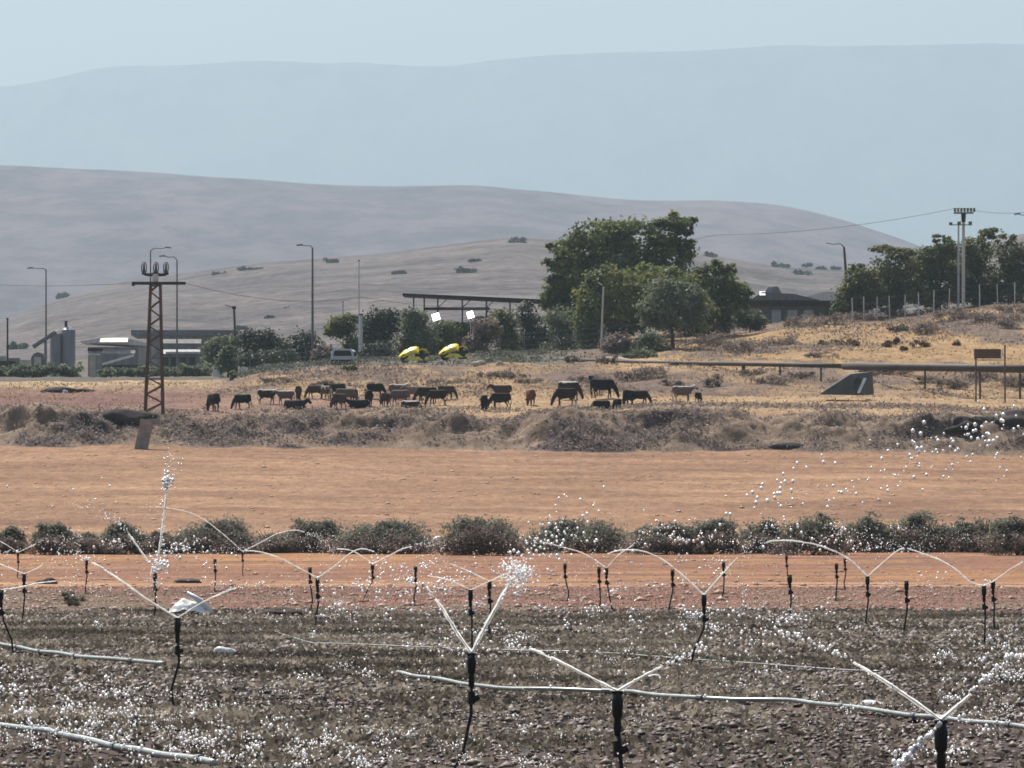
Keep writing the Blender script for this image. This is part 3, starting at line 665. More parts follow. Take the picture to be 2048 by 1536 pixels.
for px, hw, top, gs, lab in DIT:
    hw *= 1.16
    d = 334 + rng.uniform(-3, 5); b = gnd(px, d); t = empty('ditch_bush', b, lab, 'bush', 'bushes in the ditch across the field')
    H_ = 1112 - top
    a1, a2, a3 = rng.uniform(-.12, .12, 3); lo = [(px - hw * (.35 + a1), top + H_ * (.42 + a2), hw * .5, H_ * .30), (px + hw * .3, top + H_ * .38, hw * .52, H_ * .34), (px + hw * (.05 + 2.5 * a3), top + H_ * .22, hw * .26, H_ * .20),
          (px, top + H_ * .55, hw * .95, H_ * .36), (px - hw * .6, top + H_ * .68, hw * .36, H_ * .28), (px + hw * .6, top + H_ * .66, hw * .36, H_ * .28)]
    p, nr = lobes_pts(lo, b, d, int(2600 + hw * 60), .22, .5); nr = nr[p[:, 2] > .02]; p = p[p[:, 2] > .02]
    v, f = cards(p, rng.uniform(.10, .26, len(p)), .1, .5, nr, .8); np_obj('crown', v, f, L['bush'], t)
    lo = [(px - hw * .65, 1112 - H_ * .22, hw * .6, H_ * .24, -.9), (px + hw * .65, 1112 - H_ * .22, hw * .6, H_ * .24, -1.0), (px, 1112 - H_ * (.24 + .2 * gs), hw * .6, H_ * (.22 + .14 * gs), -1.2)]
    p, nr = lobes_pts(lo, b, d, int((1400 + hw * 44) * gs * 1.4), .22, .5); nr = nr[p[:, 2] > .01]; p = p[p[:, 2] > .01]
    v, f = cards(p, rng.uniform(.10, .28, len(p)), .3, .35, nr, .6); np_obj('dead_twigs', v, f, L['dry'], t)  # grey dead twigs on the bush front, drawn as loose cards
    mb = MB()
    for q in range(5):
        a = rng.uniform(-1, 1); mb.tube([(0, 0, -.1), (a * .8, rng.uniform(-.3, .3), .7), (a * 1.3, rng.uniform(-.4, .4), 1.3)], [.04, .03, .012], 5)
    mb.build('stems', M['trunk'], t)
for px, py, hw, hh, lab in ((142, 1214, 30, 20, 'grey-green weed clump on the red soil beside the left sprinklers'),):
    b = hit(px, py); d = b.y; t = empty('weed_clump', b, lab, 'weed')
    p, nr = lobes_pts([(px - 8, py - 22, 16, 14), (px + 8, py - 14, 20, 14), (px, py - 10, 28, 10)], b, d, 900, .2, .4); nr = nr[p[:, 2] > 0]; p = p[p[:, 2] > 0]
    v, f = cards(p, rng.uniform(.03, .09, len(p)), .2, .5, nr, .8); np_obj('crown', v, f, L['bush'], t)
    mb = MB()
    for q in range(5): a = rng.uniform(-.15, .15); mb.tube([(0, 0, -.03), (a, .02, .22)], [.012, .005], 5)
    mb.build('stems', M['trunk'], t)
# scrub on the right slope, the embankment and the bank
SCR = [(1425, 692, 46, 16, 'dry'), (1485, 705, 50, 16, 'dry'), (1560, 690, 46, 12, 'dry'), (1605, 655, 50, 14, 'dry'), (1665, 648, 44, 12, 'dry'), (1730, 640, 40, 11, 'dry'), (1782, 632, 38, 10, 'dry'),
       (1795, 664, 26, 10, 'darkbush'), (1850, 668, 36, 14, 'dry'), (1905, 640, 44, 14, 'dry'), (1965, 645, 44, 14, 'dry'), (2020, 655, 40, 14, 'dry'), (2030, 625, 44, 10, 'dry'), (1690, 690, 26, 6, 'drybrown'),
       (1708, 692, 12, 6, 'drybrown'), (1775, 694, 12, 8, 'drybrown'), (1793, 690, 6, 10, 'drybrown'), (1806, 702, 8, 6, 'drybrown'), (1842, 694, 22, 9, 'drybrown'), (1912, 692, 8, 6, 'drybrown'),
       (1655, 690, 22, 6, 'greygreen'), (1640, 715, 40, 6, 'dry'), (1190, 768, 60, 10, 'dry'), (1270, 762, 44, 14, 'dry'), (1300, 752, 40, 12, 'dry'), (1345, 772, 30, 8, 'dry'), (1425, 775, 24, 14, 'dry'), (1500, 752, 30, 8, 'dry'),
       (1545, 768, 50, 12, 'dry'), (1600, 758, 30, 8, 'dry'), (1745, 748, 46, 12, 'dry'), (1800, 750, 46, 12, 'dry'), (1850, 770, 34, 10, 'dry'), (1910, 776, 50, 12, 'dry'), (1965, 765, 40, 14, 'dry'), (2030, 770, 44, 12, 'dry'),
       (1000, 755, 50, 8, 'dry'), (1060, 768, 40, 6, 'dry'), (900, 768, 60, 6, 'dry'), (700, 742, 16, 8, 'pine'), (560, 765, 50, 6, 'dry'), (463, 762, 8, 12, 'pine'), (650, 772, 40, 5, 'dry'), (1215, 728, 30, 10, 'dry'), (1140, 725, 22, 6, 'drybrown')]
SN = {'dry': 'grey-brown dry scrub', 'darkbush': 'dark green scrub', 'drybrown': 'small reddish-brown scrub clump', 'greygreen': 'low green scrub', 'pine': 'olive scrub tuft'}
def scrub_place(px, py):
    row = 'on the upper slope' if py < 680 else 'above the pipe' if py < 722 else 'below the pipe' if py < 758 else 'at the pasture edge'
    near = [(463, 'by the pasture track'), (560, 'below the dark street trees'), (650, 'below the white van'), (700, 'beside the white van'), (900, 'below the right tractor'), (1000, 'below the shed'), (1060, 'above the pale herd gap'), (1140, 'at the pipe end'), (1190, 'behind the raised-head black cow'),
            (1215, 'below the pale fence pole'), (1270, 'right of the tall black cow'), (1300, 'below the round tree'), (1345, 'behind the white-bellied cow'), (1425, 'above the lone black calf'), (1485, 'left of the thick pipe leg'), (1500, 'at the thick pipe leg'), (1545, 'right of the thick pipe leg'), (1560, 'under the right shed'), (1602, 'left of the tarp shelter'), (1650, 'near the leaning lamp pole'),
            (1665, 'below the leaning lamp pole'), (1690, 'left of the tarp shelter ridge'), (1708, 'straight above the tarp shelter'), (1745, 'right of the tarp shelter'), (1780, 'below the twin-tufted tree'), (1795, 'left of mid slope'), (1806, 'in the middle of the slope'), (1846, 'right of mid slope'), (1908, 'left of the brown board'), (1965, 'below the brown board'), (2019, 'just in from the photo edge'), (2035, 'at the photo edge')]
    return min(near, key=lambda a: abs(a[0] - px))[1] + ' ' + row
for px, py, hw, hh, m in SCR:
    b = hit(px, py, 520); d = b.y; t = empty('scrub', b, f'{SN[m]} {scrub_place(px, py)}', 'scrub', 'scrub clumps on the slope')
    lo = [(px - hw * .4, py - hh * .8, hw * .55, hh * .8), (px + hw * .35, py - hh, hw * .6, hh), (px, py - hh * .6, hw * .95, hh * .6)]
    p, nr = lobes_pts(lo, b, d, int(240 + hw * hh * 1.5), .22, .45); v, f = cards(p, rng.uniform(.14, .36, len(p)), .4, .45, nr, .8); np_obj('crown', v, f, L[m], t)
    mb = MB()
    for q in range(4): a = rng.uniform(-1, 1) * hw / ppm(d) * .5; mb.tube([(0, 0, -.1), (a, .1, hh / ppm(d))], [.04, .02], 5)
    mb.build('stems', M['trunk'], t)
# dark shrubs on the near hill
HS = [(665, 521, 16, 5, 'on the skyline of the near hill left of centre'), (800, 545, 20, 4, 'lying flat above the shed roof left end'), (937, 541, 30, 5, 'long and slanting above the shed roof'), (950, 521, 14, 3, 'small above the slanting one'), (1038, 481, 26, 5, 'on the hill top left of the big tree'),
      (540, 635, 10, 5, 'low on the hill left of the street lamp'), (577, 621, 10, 4, 'low on the hill near the street lamp'), (125, 590, 16, 7, 'on the skyline above the silos'), (35, 692, 22, 7, 'at the hill foot left of the silos'), (440, 548, 30, 4, 'along the skyline right of the pylon'), (500, 538, 26, 4, 'along the skyline left of the street lamp'),
      (1420, 508, 14, 5, 'right of the big tree on the skyline'), (1560, 530, 22, 5, 'on the right skyline above the dark shed'), (1615, 529, 12, 4, 'on the skyline above the white roof'), (1642, 536, 10, 5, 'on the skyline left of the leaning pole'), (1672, 536, 10, 5, 'nearest the leaning pole on the skyline'), (1600, 545, 26, 4, 'beneath the skyline above the white roof'), (485, 655, 10, 5, 'behind the short leaning post')]
for px, py, hw, hh, w in HS:
    best = 3200
    for i, dd in enumerate(nd_):
        if dd > 3201: break
        if near_z(px, dd) >= Wz(py + hh, dd): best = dd; break
    b = W(px, py + hh, best); b.z = near_z(px, best) - .2; t = empty('hill_shrub', b, 'dark shrub ' + w, 'shrub', 'dark shrubs on the near hill')
    p, nr = lobes_pts([(px - hw * .4, py, hw * .5, hh), (px + hw * .3, py + hh * .2, hw * .6, hh * .8), (px, py + hh * .4, hw, hh * .6)], b, best, 420, .25, .3)
    v, f = cards(p, rng.uniform(.8, 1.8, len(p)), 0, .6); np_obj('crown', v, f, L['hillbush'], t)
    mb = MB(); mb.tube([(0, 0, -1), (0, 0, hh / ppm(best))], .2, 5); mb.build('stems', M['trunk'], t)

# ------------------------------------------------------------------ buildings
def px_box(mb, b, d, x0, y0, x1, y1, dep, dy=0.0):
    """box in the space of a thing at b: its front face spans the pixels (x0,y0)-(x1,y1) at distance d + dy"""
    p, q = W(x0, y1, d + dy) - b, W(x1, y0, d + dy) - b
    mb.box(((p.x + q.x) / 2, dy + dep / 2, (p.z + q.z) / 2), (abs(q.x - p.x), dep, abs(q.z - p.z)))
def part_box(name, m, t, b, d, x0, y0, x1, y1, dep, dy=0.0):
    mb = MB(); px_box(mb, b, d, x0, y0, x1, y1, dep, dy); return mb.build(name, m, t)
def slope_box(name, m, t, b, d, x0, y0, x1, y1, dy=0.0):
    p, q = W(x0, y1, d + dy) - b, W(x1, y0, d + dy) - b; mb = MB(); h = (q.z - p.z) / .485
    mb.box(((p.x + q.x) / 2, dy + h * .44, (p.z + q.z) / 2), (q.x - p.x, h, .06), rx=R(29)); return mb.build(name, m, t)
# open shed
d = 700; b = gnd(960, d); t = empty('open_shed', b, 'open-sided shed with a long dark flat roof among the trees', 'shed')
mb = MB()
p0, p1, p2, p3 = [W(a, c, d) - b for a, c in ((806, 588), (1130, 590), (1130, 602), (806, 588.5))]
mb.add([(p0.x, -3, p0.z - .02), (p1.x, -3, p1.z - .75), (p1.x, 7, p1.z + .05), (p0.x, 7, p0.z + .1), (p0.x, -3, p0.z - .28), (p1.x, -3, p1.z - 1.35), (p1.x, 7, p1.z - .2), (p0.x, 7, p0.z - .15)],
       [(0, 1, 2, 3), (7, 6, 5, 4), (0, 4, 5, 1), (1, 5, 6, 2), (2, 6, 7, 3), (3, 7, 4, 0)])
mb.build('roof', M['darksheet'], t)
for px in (828, 849, 876, 925, 973, 1020, 1062, 1105):
    for dy in (-2.2,):
        q = W(px, 600, d) - b; mb = MB(); zt = q.z + (.35 if dy > 0 else .22) - .0006 * (px - 828); mb.tube([(q.x + (.6 if dy > 0 else 0), dy, -.3), (q.x + (.6 if dy > 0 else 0), dy, zt)], .11, 6); mb.build('post', M['steel'], t)
for px in (876, 925, 973):
    q = W(px, 612, d) - b; mb = MB(); mb.tube([(q.x, -2.25, q.z - .3), (q.x + 1.1, -2.25, q.z + .75)], .05, 5); mb.build('brace', M['steel'], t)
mb = MB(); q0, q1 = W(850, 619, d) - b, W(980, 621, d) - b; mb.box(((q0.x + q1.x) / 2, -2.45, q0.z), (q1.x - q0.x, .14, .34)); mb.build('beam', M['darksteel'], t)
for nm, x, y, w, h, lab in (('left', 872, 634, 13, 20, 'white tilted sheet below the shed beam above the left tractor'), ('right', 941, 630, 11, 20, 'smaller white tilted sheet below the shed beam above the right tractor')):
    c = W(x, y, d - 7.0); mb = MB(); s = 1 / ppm(d)
    mb.box((0, 0, 0), (w * 1.05 * s, h * s * 1.4, .05), ry=R(-17), rx=R(29)); mb.tube([(0, .05, -.02), (0, .05, zf(c.x, c.y) - c.z - .1)], .05, 5)
    o = mb.build('tilted_sheet', M['glosswhite']); o.location = c; tag(o, lab, 'sheet', 'white sheets under the shed')
# right-hand dark shed and white roof
d = 712; b = gnd(1580, d); t = empty('dark_shed', b, 'low dark shed with flat roof right of the forked tree', 'shed')
part_box('wall', M['greysheet'], t, b, d, 1498, 612, 1690, 665, 5, .6)
part_box('roof', M['darksheet'], t, b, d, 1486, 601, 1700, 612, 7, -.4)
for px in (1510, 1541, 1566, 1600, 1634, 1660): part_box('post', M['steel'], t, b, d, px - 2, 612.3, px + 2, 660, .2, .1)
for px in (1552, 1585, 1617): part_box('panel', M['sheet'], t, b, d, px - 10, 620, px + 10, 650, .1, .45)
d = 760; b = gnd(1560, d); t = empty('vent_roof_house', b, 'grey house roof with a raised vent behind the dark shed', 'house')
mb = MB(); q = [W(a, c, d) - b for a, c in ((1500, 600), (1524, 584), (1590, 588), (1640, 600))]
mb.prism([(v.x, v.z) for v in q], 0, 8); mb.build('roof', M['steel'], t)
mb = MB(); q = [W(a, c, d) - b for a, c in ((1528, 586), (1536, 574), (1556, 572), (1566, 588))]; mb.prism([(v.x, v.z) for v in q], 1, 4); mb.build('vent', M['greysheet'], t)
part_box('wall', M['concrete'], t, b, d, 1505, 600.5, 1635, 650, 7, .4)
slope_box('skylight', M['glosswhite'], t, b, d, 1519, 582, 1531, 591, -.6)
d = 790; b = gnd(1630, d); t = empty('white_roof_barn', b, 'barn with a low pale white roof left of the slope trees', 'barn')
mb = MB(); q = [W(a, c, d) - b for a, c in ((1580, 602), (1650, 583), (1672, 584), (1690, 602))]; mb.prism([(v.x, v.z) for v in q], 0, 9); mb.build('roof', M['sheet'], t)
part_box('wall', M['concrete'], t, b, d, 1585, 602.5, 1686, 650, 8, .5)
# warehouses and yard at the left
d = 860; b = gnd(330, d); t = empty('long_warehouse', b, 'long grey warehouse behind the lattice pylon with white roof band', 'warehouse')
part_box('wall', M['greysheet'], t, b, d, 270, 690, 406, 757, 12, .5)
part_box('roof', M['steel'], t, b, d, 262, 660, 476, 671, 16, 3)
part_box('gable_wall', M['greysheet'], t, b, d, 300, 671.2, 470, 700, 10, 4)
slope_box('roof_band', M['concrete'], t, b, d, 324, 678, 402, 687, -.5)
slope_box('lower_band', M['steel'], t, b, d, 324, 696, 400, 708, -1.2)
for px in (330, 348, 366, 384): part_box('door', M['darksheet'], t, b, d, px - 6, 715, px + 6, 750, .1, .35)
d = 845; b = gnd(220, d); t = empty('low_warehouse', b, 'low pale-roofed warehouse between the silos and the pylon', 'warehouse')
part_box('wall', M['greysheet'], t, b, d, 176, 694, 268, 760, 10, .6)
mb = MB(); q = [W(a, c, d) - b for a, c in ((160, 682), (200, 676), (262, 678), (300, 688), (300, 692), (160, 685))]; mb.prism([(v.x, v.z) for v in q], 0, 12); mb.build('roof', M['sheet'], t)
slope_box('roof_light', M['sheet'], t, b, d, 200, 676, 255, 684, -.9)
slope_box('canopy', M['concrete'], t, b, d, 205, 700, 270, 707, -2)
mb = MB(); q0, q1 = W(205, 729, d - 3) - b, W(268, 711, d - 3) - b; mb.tube([q0, q1], .2, 6); mb.build('chute', M['white'], t)
part_box('doorway', M['darksheet'], t, b, d, 205, 730, 290, 758, .2, .2)
d = 820; s = 1 / ppm(d)
b = gnd(125, d); t = empty('silo_plant', b, 'pair of dark grey silos with an inclined conveyor', 'silo')
for px, w, top in ((113, 13, 668), (137, 14, 660)):
    q = W(px, top, d) - b; mb = MB(); r = w * s
    mb.tube([(q.x, 0, -.5), (q.x, 0, q.z), (q.x, 0, q.z + .45), (q.x, 0, q.z + .5)], [r, r, r * .45, .02], 18); mb.build('silo', M['silo'], t, False)
q = W(132, 655, d) - b; mb = MB(); mb.tube([(q.x, 0, q.z - .6), (q.x, 0, q.z + .9)], .22, 6); mb.build('vent_pipe', M['darksteel'], t)
q0, q1 = W(66, 694, d - 2) - b, W(112, 664, d - 2) - b; mb = MB(); mb.tube([q0, q1], .32, 6); mb.build('conveyor', M['steel'], t)
q = W(90, 678, d - 2) - b; mb = MB(); mb.tube([(q.x, -2, -.3), (q.x, -2, q.z)], .12, 6); mb.build('conveyor_leg', M['steel'], t)
mb = MB(); q = W(110, 665, d - 1.2) - b; mb.box(q, (.6, .4, .35)); mb.build('hatch', M['white'], t)
d = 815; b = gnd(74, d); t = empty('yard_cabin', b, 'small arched grey cabin with pale door left of the silos', 'cabin')
mb = MB(); q = [W(a, c, d) - b for a, c in ((62, 760), (62, 716), (67, 707), (76, 704), (85, 707), (90, 716), (90, 760))]; mb.prism([(v.x, v.z) for v in q], 0, 3); mb.build('wall', M['steel'], t)
part_box('door', M['paleconc'], t, b, d, 68, 714, 82, 740, .1, -.12)
d = 830; b = gnd(30, d); t = empty('yard_wall', b, 'pale yard wall with rubble tops at the left photo edge', 'wall')
for i, (x0, y0, x1) in enumerate(((-30, 712, 12), (13, 716, 40), (41, 720, 61))): part_box('wall_panel', (M['paleconc'], M['concrete'])[i % 2], t, b, d, x0, y0, x1, 760, .5, 0)
part_box('heap', M['blacksoil'], t, b, d, -20, 722, 30, 735, 1, -1.5)
d = 690; b = gnd(188, d); t = empty('gate_pillar', b, 'cream gate pillar with white cap and dark lamp hood', 'pillar')
part_box('shaft', M['paleconc'], t, b, d, 179, 710, 190, 764, .65)
mb = MB(); q = W(188, 706.3, d) - b; mb.box((q.x, .3, q.z), (24 / ppm(d), 1.3, 6.4 / ppm(d)), taper=.35); mb.build('cap', M['glosswhite'], t)
part_box('hood', M['darksteel'], t, b, d, 175, 696, 205, 702, 1.4, -.4)
for px0, px1, y0, y1, lab in ((425, 448, 733, 740, 'short white concrete barrier left of the slim young tree'), (478, 492, 735, 741, 'shortest white concrete barrier right of the slim young tree'), (525, 588, 736, 742, 'long white concrete barrier below the dark street trees')):
    d = 655; c = W((px0 + px1) / 2, y1, d); c.z = zf(c.x, d); mb = MB(); w = (px1 - px0) / ppm(d); h = max(.5, Wz(y0, d) - c.z)
    mb.box((0, 0, h / 2), (w, .5, h), taper=.9); mb.box((0, 0, h * .08), (w * 1.0, .8, h * .2)); o = mb.build('road_barrier', M['white']); o.location = c; tag(o, lab, 'barrier', 'white barriers along the road')

# ------------------------------------------------------------------ poles, lamps, wires
def lamp(px, top, d, arm, lab, r=.11, base_px=None, m='steel', head=True, grp='street lamps on the far road'):
    b = gnd(base_px or px, d); t = empty('street_lamp', b, lab, 'street lamp', grp); q = W(px, top, d) - b
    mb = MB(); mb.tube([(0, 0, -.3), q * .5, q], [r * 1.25, r, r * .75], 8); mb.build('pole', M[m], t)
    e = W(px + arm[0], top + arm[1], d) - b; mb = MB(); k = q + Vector((0, 0, .0))
    mb.tube([k, k.lerp(e, .2) + Vector((0, 0, -arm[1] / ppm(d) * .6)), k.lerp(e, .6) + Vector((0, 0, .04)), e], [.07, .06, .05, .05], 6); mb.build('arm', M[m], t)
    if head:
        mb = MB(); s_ = 1 if arm[0] > 0 else -1; mb.box((e.x + s_ * .1, e.y, e.z), (.75, .25, .16), ry=R(8) * s_); mb.build('lamp_head', M['steel'], t)
lamp(92, 540, 760, (-30, -4), 'street lamp with arm to the left above the silos')
lamp(301, 502, 770, (34, -7), 'street lamp with arm to the right behind the lattice pylon')
lamp(354, 520, 740, (-28, -8), 'street lamp with arm to the left right behind the pylon')
lamp(625, 496, 700, (-24, -6), 'tall street lamp with short arm to the left beside dark trees', r=.14)
lamp(1688, 494, 695, (-36, -8), 'leaning dark wooden pole with thin lamp arm left of slope trees', r=.17, base_px=1699, m='wood', head=False)
lamp(2062, 436, 720, (-26, -8), 'street lamp head reaching in from the right photo edge')
def pole(px, top, d, lab, r=.1, base_px=None, m='steel', extra=None, cat='pole', cap=None):
    b = gnd(base_px or px, d); t = empty('pole', b, lab, cat); q = W(px, top, d) - b
    mb = MB(); mb.tube([(0, 0, -.3), q * .5, q], [r * 1.2, r, r * .85], 8); mb.build('shaft', M[m], t)
    mb = MB(); mb.box(q + Vector((0, 0, .05)), cap or (r * 2.6, r * 2.6, .14)); mb.build('cap', M['darksteel'], t)
    if extra:
        e = W(px + extra[0], top + extra[1], d) - b; mb = MB(); mb.tube([q, e], .05, 5); mb.build('arm', M[m], t)
pole(15, 638, 800, 'dark slim pole at the left photo edge', .13, m='darksteel')
pole(468, 616, 720, 'short leaning dark post with side arm right of the pylon', .16, base_px=474, m='wood', extra=(-18, -6), cap=(.5, .4, .35))
pole(718, 522, 690, 'tall thin pale pole between the street lamp and shed', .07, m='sheet')
pole(722, 630, 684, 'stout pale lower pole beside the tall thin one', .2, m='sheet')
pole(686, 605, 720, 'short thin pole behind the feathery tree', .06, m='steel')
pole(1207, 572, 660, 'pale fence pole in front of the grove', .1, base_px=1202, m='sheet', extra=(-12, -8))
# lattice pylon
d = 516; b = bank_hit(308, 846); b = W(308, 846, 516); b.z = bank_at(b.x, 516) - .2; s = 1 / ppm(d)
t = empty('lattice_pylon', b, 'rusty lattice pylon with black crossarm and three looped insulators', 'pylon')
zt = Wz(566, d) - b.z; wb, wt = .80, .42; ox = W(311, 600, d).x - b.x
def leg_pt(sx, sy, k): w = wb + (wt - wb) * k; return Vector((ox * k + sx * w, sy * w, zt * k))
for sx in (-1, 1):
    for sy in (-1, 1):
        mb = MB(); mb.tube([leg_pt(sx, sy, 0), leg_pt(sx, sy, 1)], .11, 4); mb.build('leg', M['rust'], t)
NB = 16
for q in range(NB):
    k0, k1 = q / NB, (q + 1) / NB
    for sy in (-1, 1):
        mb = MB(); a = 1 if q % 2 else -1; mb.tube([leg_pt(-a, sy, k0), leg_pt(a, sy, k1)], .062, 4); mb.build('brace', M['steel'] if 4 <= q <= 7 else M['rust'], t)
    for sx in (-1, 1):
        mb = MB(); a = 1 if q % 2 else -1; mb.tube([leg_pt(sx, -a, k0), leg_pt(sx, a, k1)], .055, 4); mb.build('brace', M['rust'], t)
for k in (.3, .45, .62, .98):
    mb = MB(); w = wb + (wt - wb) * k; mb.box((ox * k, 0, zt * k), (2 * w, 2 * w, .12)); mb.build('plate', M['steel'], t)
mb = MB(); c0, c1 = W(265, 567, d) - b, W(372, 567, d) - b; mb.box(((c0.x + c1.x) / 2, -.5, c0.z), (c1.x - c0.x, .2, .26)); mb.box((c0.x + .1, -.5, c0.z - .1), (.25, .2, .3)); mb.build('crossarm', M['darksteel'], t)
mb = MB(); q0 = W(311, 566, d) - b; q1 = W(311, 548, d) - b; mb.tube([q0, q1], .3, 6); mb.build('neck', M['sheet'], t)
mb = MB(); mb.tube([W(a, c, d) - b for a, c in ((284, 546), (292, 549), (302, 550), (311, 547), (320, 550), (330, 549), (337, 546))], [.13, .15, .15, .2, .15, .15, .13], 6); mb.build('bracket', M['darksteel'], t)
for px in (288, 312, 332):
    c = W(px, 536, d) - b; mb = MB(); pts = [c + Vector((math.cos(a) * 5 * s, .1 * math.sin(a), math.sin(a) * 12 * s)) for a in np.linspace(-math.pi / 2, 1.5 * math.pi, 15)]
    mb.tube(pts, .05, 5); mb.build('insulator_loop', M['ceramic'], t); mb = MB(); mb.tube([c + Vector((0, 0, -12 * s)), c + Vector((0, 0, 9 * s))], [.16, .07], 7); mb.build('insulator', M['ceramic'], t)
# block at the pylon foot
c = bank_hit(288, 898); mb = MB(); s2 = 1 / ppm(c.y); mb.box((0, 0, 27 * s2), (25 * s2, 1.2, 64 * s2), taper=1.0, ry=R(12)); mb.box((.5, .5, 54 * s2), (40 * s2, 1.6, 12 * s2), ry=R(-6))
o = mb.build('concrete_block', M['concrete']); o.location = c; tag(o, 'leaning grey concrete block at the foot of the lattice pylon', 'block')
# floodlight mast
d = 694; b = gnd(1927, d); t = empty('floodlight_mast', b, 'tall floodlight mast with ring of lamps above the slope trees', 'mast')
q = W(1927, 426, d) - b; mb = MB(); mb.tube([(0, 0, -.3), q * .5, q], [.22, .19, .17], 10); mb.build('shaft', M['sheet'], t)
mb = MB(); q2 = W(1927, 444, d) - b; mb.tube([q2, q], [.24, .3], 8); mb.build('collar', M['darksteel'], t)
mb = MB(); q = W(1927, 426, d) - b; mb.box(q, (2.3, 1.6, .12)); mb.box(q + Vector((0, -.7, .5)), (2.5, .05, .05)); mb.build('platform', M['steel'], t)
for i in range(7):
    q = W(1909 + i * 6.4, 420, d) - b; mb = MB(); mb.box(q + Vector((0, -.75, 0)), (.26, .2, .5), rx=R(25)); mb.build('floodlight', M['steel'], t)
mb = MB(); q0, q1 = W(1902, 450, d) - b, W(1942, 450, d) - b; mb.tube([q0 + Vector((0, -.3, 0)), q1 + Vector((0, -.3, 0))], .06, 6); mb.build('lower_arm', M['steel'], t)
for px in (1901, 1918, 1940): q = W(px, 448, d) - b; mb = MB(); mb.box(q + Vector((0, -.4, .05)), (.4, .25, .4), rx=R(25)); mb.build('floodlight', M['steel'], t)
pole(1917, 448, 698, 'thin companion pole beside the floodlight mast', .12, m='sheet')
# fences
def fence(lab, posts, d, top_h, m='steel', wires=4, r=.055):
    b = gnd(posts[0], d); t = empty('wire_fence', b, lab, 'fence'); tops = []
    for px in posts:
        g = gnd(px, d) - b; mb = MB(); mb.tube([g - Vector((0, 0, .2)), g + Vector((rng.uniform(-.1, .1), 0, top_h))], r, 6); mb.build('post', M[m], t); tops.append(g)
    for k in range(wires):
        mb = MB(); h = top_h * (k + .8) / wires; mb.tube([g + Vector((0, -.06, h)) for g in tops], .016, 4); mb.build('wire', M['cable'], t)
fence('tall wire fence of thin posts before the slope trees', [1706, 1728, 1754, 1780, 1810, 1838, 1868, 1898, 1925, 1960, 1996, 2030, 2066], 688, 2.9, m='sheet', r=.075)
fence('wire fence along the grove from shed to forked tree', [1000, 1050, 1100, 1150, 1202, 1255, 1310, 1362, 1372, 1415, 1430, 1470], 662, 2.6)
fence('wire fence in front of the dark street trees', [500, 530, 575, 612, 660, 700, 745, 790], 662, 2.2)
def cable(lab, pts, sag=.0, r=.024):
    P_ = [W(*p) for p in pts]; b = P_[0]; mb = MB(); out = []
    for a, c in zip(P_[:-1], P_[1:]):
        for k in np.linspace(0, 1, 9)[:-1]: q = a.lerp(c, float(k)) - b; q.z -= sag * 4 * k * (1 - k); out.append(q)
    out.append(P_[-1] - b); mb.tube(out, r, 5); o = mb.build('power_cable', M['cable']); o.location = b; tag(o, lab, 'cable')
cable('power cable running past the floodlight mast top', [(1100, 500, 800), (1430, 470, 770), (1920, 415, 730), (2120, 412, 700)], .8, .026)
cable('power cable from the pylon crossarm toward the grove', [(368, 566, 516), (720, 594, 690), (1207, 608, 662), (1560, 622, 690)], 1.0)
cable('power cable running left from the pylon crossarm', [(-60, 566, 700), (268, 566, 516)], .3)

# ------------------------------------------------------------------ pipe, board, tarp shelter
t = empty('raised_pipe', hit(1487, 775, 520), 'long dark pipe raised on posts across the right slope', 'pipe'); b = t.location.copy()
path = [(1108, 719, 640), (1200, 722, 632), (1290, 725, 622), (1400, 727, 612), (1487, 728, 604), (1600, 730, 594), (1690, 732, 586)]
mb = MB(); mb.tube([W(*p) - b for p in path], .24, 10); mb.build('pipe_section', M['pipe'], t, True)
mb = MB(); mb.tube([W(*p) - b for p in [(1688, 732, 586), (1800, 734, 578), (1950, 736, 568), (2080, 739, 560)]], .38, 12); mb.build('pipe_section', M['pipe'], t, True)
for px, y1, r in ((1114, 738, .1), (1160, 735, .1), (1225, 742, .1), (1290, 742, .1), (1355, 752, .12), (1420, 748, .1), (1487, 776, .2), (1560, 762, .1), (1642, 760, .1), (1730, 745, .12), (1850, 770, .1), (1960, 770, .1), (2040, 778, .12)):
    g = hit(px, y1 + 4, 540); tp = W(px, float(np.interp(px, [1108, 1487, 1690, 2080], [722, 728, 732, 739])), float(np.interp(px, [1108, 1487, 1690, 2080], [640, 604, 586, 560]))); g = Vector((tp.x, tp.y, zf(tp.x, tp.y)))
    mb = MB(); mb.tube([g - b - Vector((0, 0, .4)), tp - b - Vector((0, 0, .15))], r, 7); mb.build('support', M['wood'], t)
c = hit(2008, 796, 520); t = empty('notice_board', c, 'brown board on two posts standing above the raised pipe', 'board'); d = 556; c = W(1978, 800, d); c.z = zf(c.x, d); t.location = c
part_box('board', M['brownboard'], t, c, d, 1948, 698, 2002, 717, .1, -.05)
part_box('edge_strip', M['white'], t, c, d, 2003, 699, 2006.5, 715, .1, -.06)
for px, top in ((1952, 700), (2010, 690)):
    q = W(px, top, d) - c; mb = MB(); mb.tube([(q.x, .12, zf(c.x + q.x, d) - c.z - .3), (q.x, .12, q.z)], .09, 6); mb.build('post', M['wood'], t)
mb = MB(); q0, q1 = W(1952, 720, d) - c, W(2010, 720, d) - c; mb.tube([q0 + Vector((0, .12, 0)), q1 + Vector((0, .12, 0))], .07, 6); mb.build('rail', M['sheet'], t)
d = 552; c = W(1692, 790, d); c.z = zf(c.x, d); t = empty('tarp_shelter', c, 'dark grey tarp shelter with slanting roof and white flap', 'shelter')
def Q(a, e, dy=0): q = W(a, e, d) - c; return (q.x, dy, q.z)
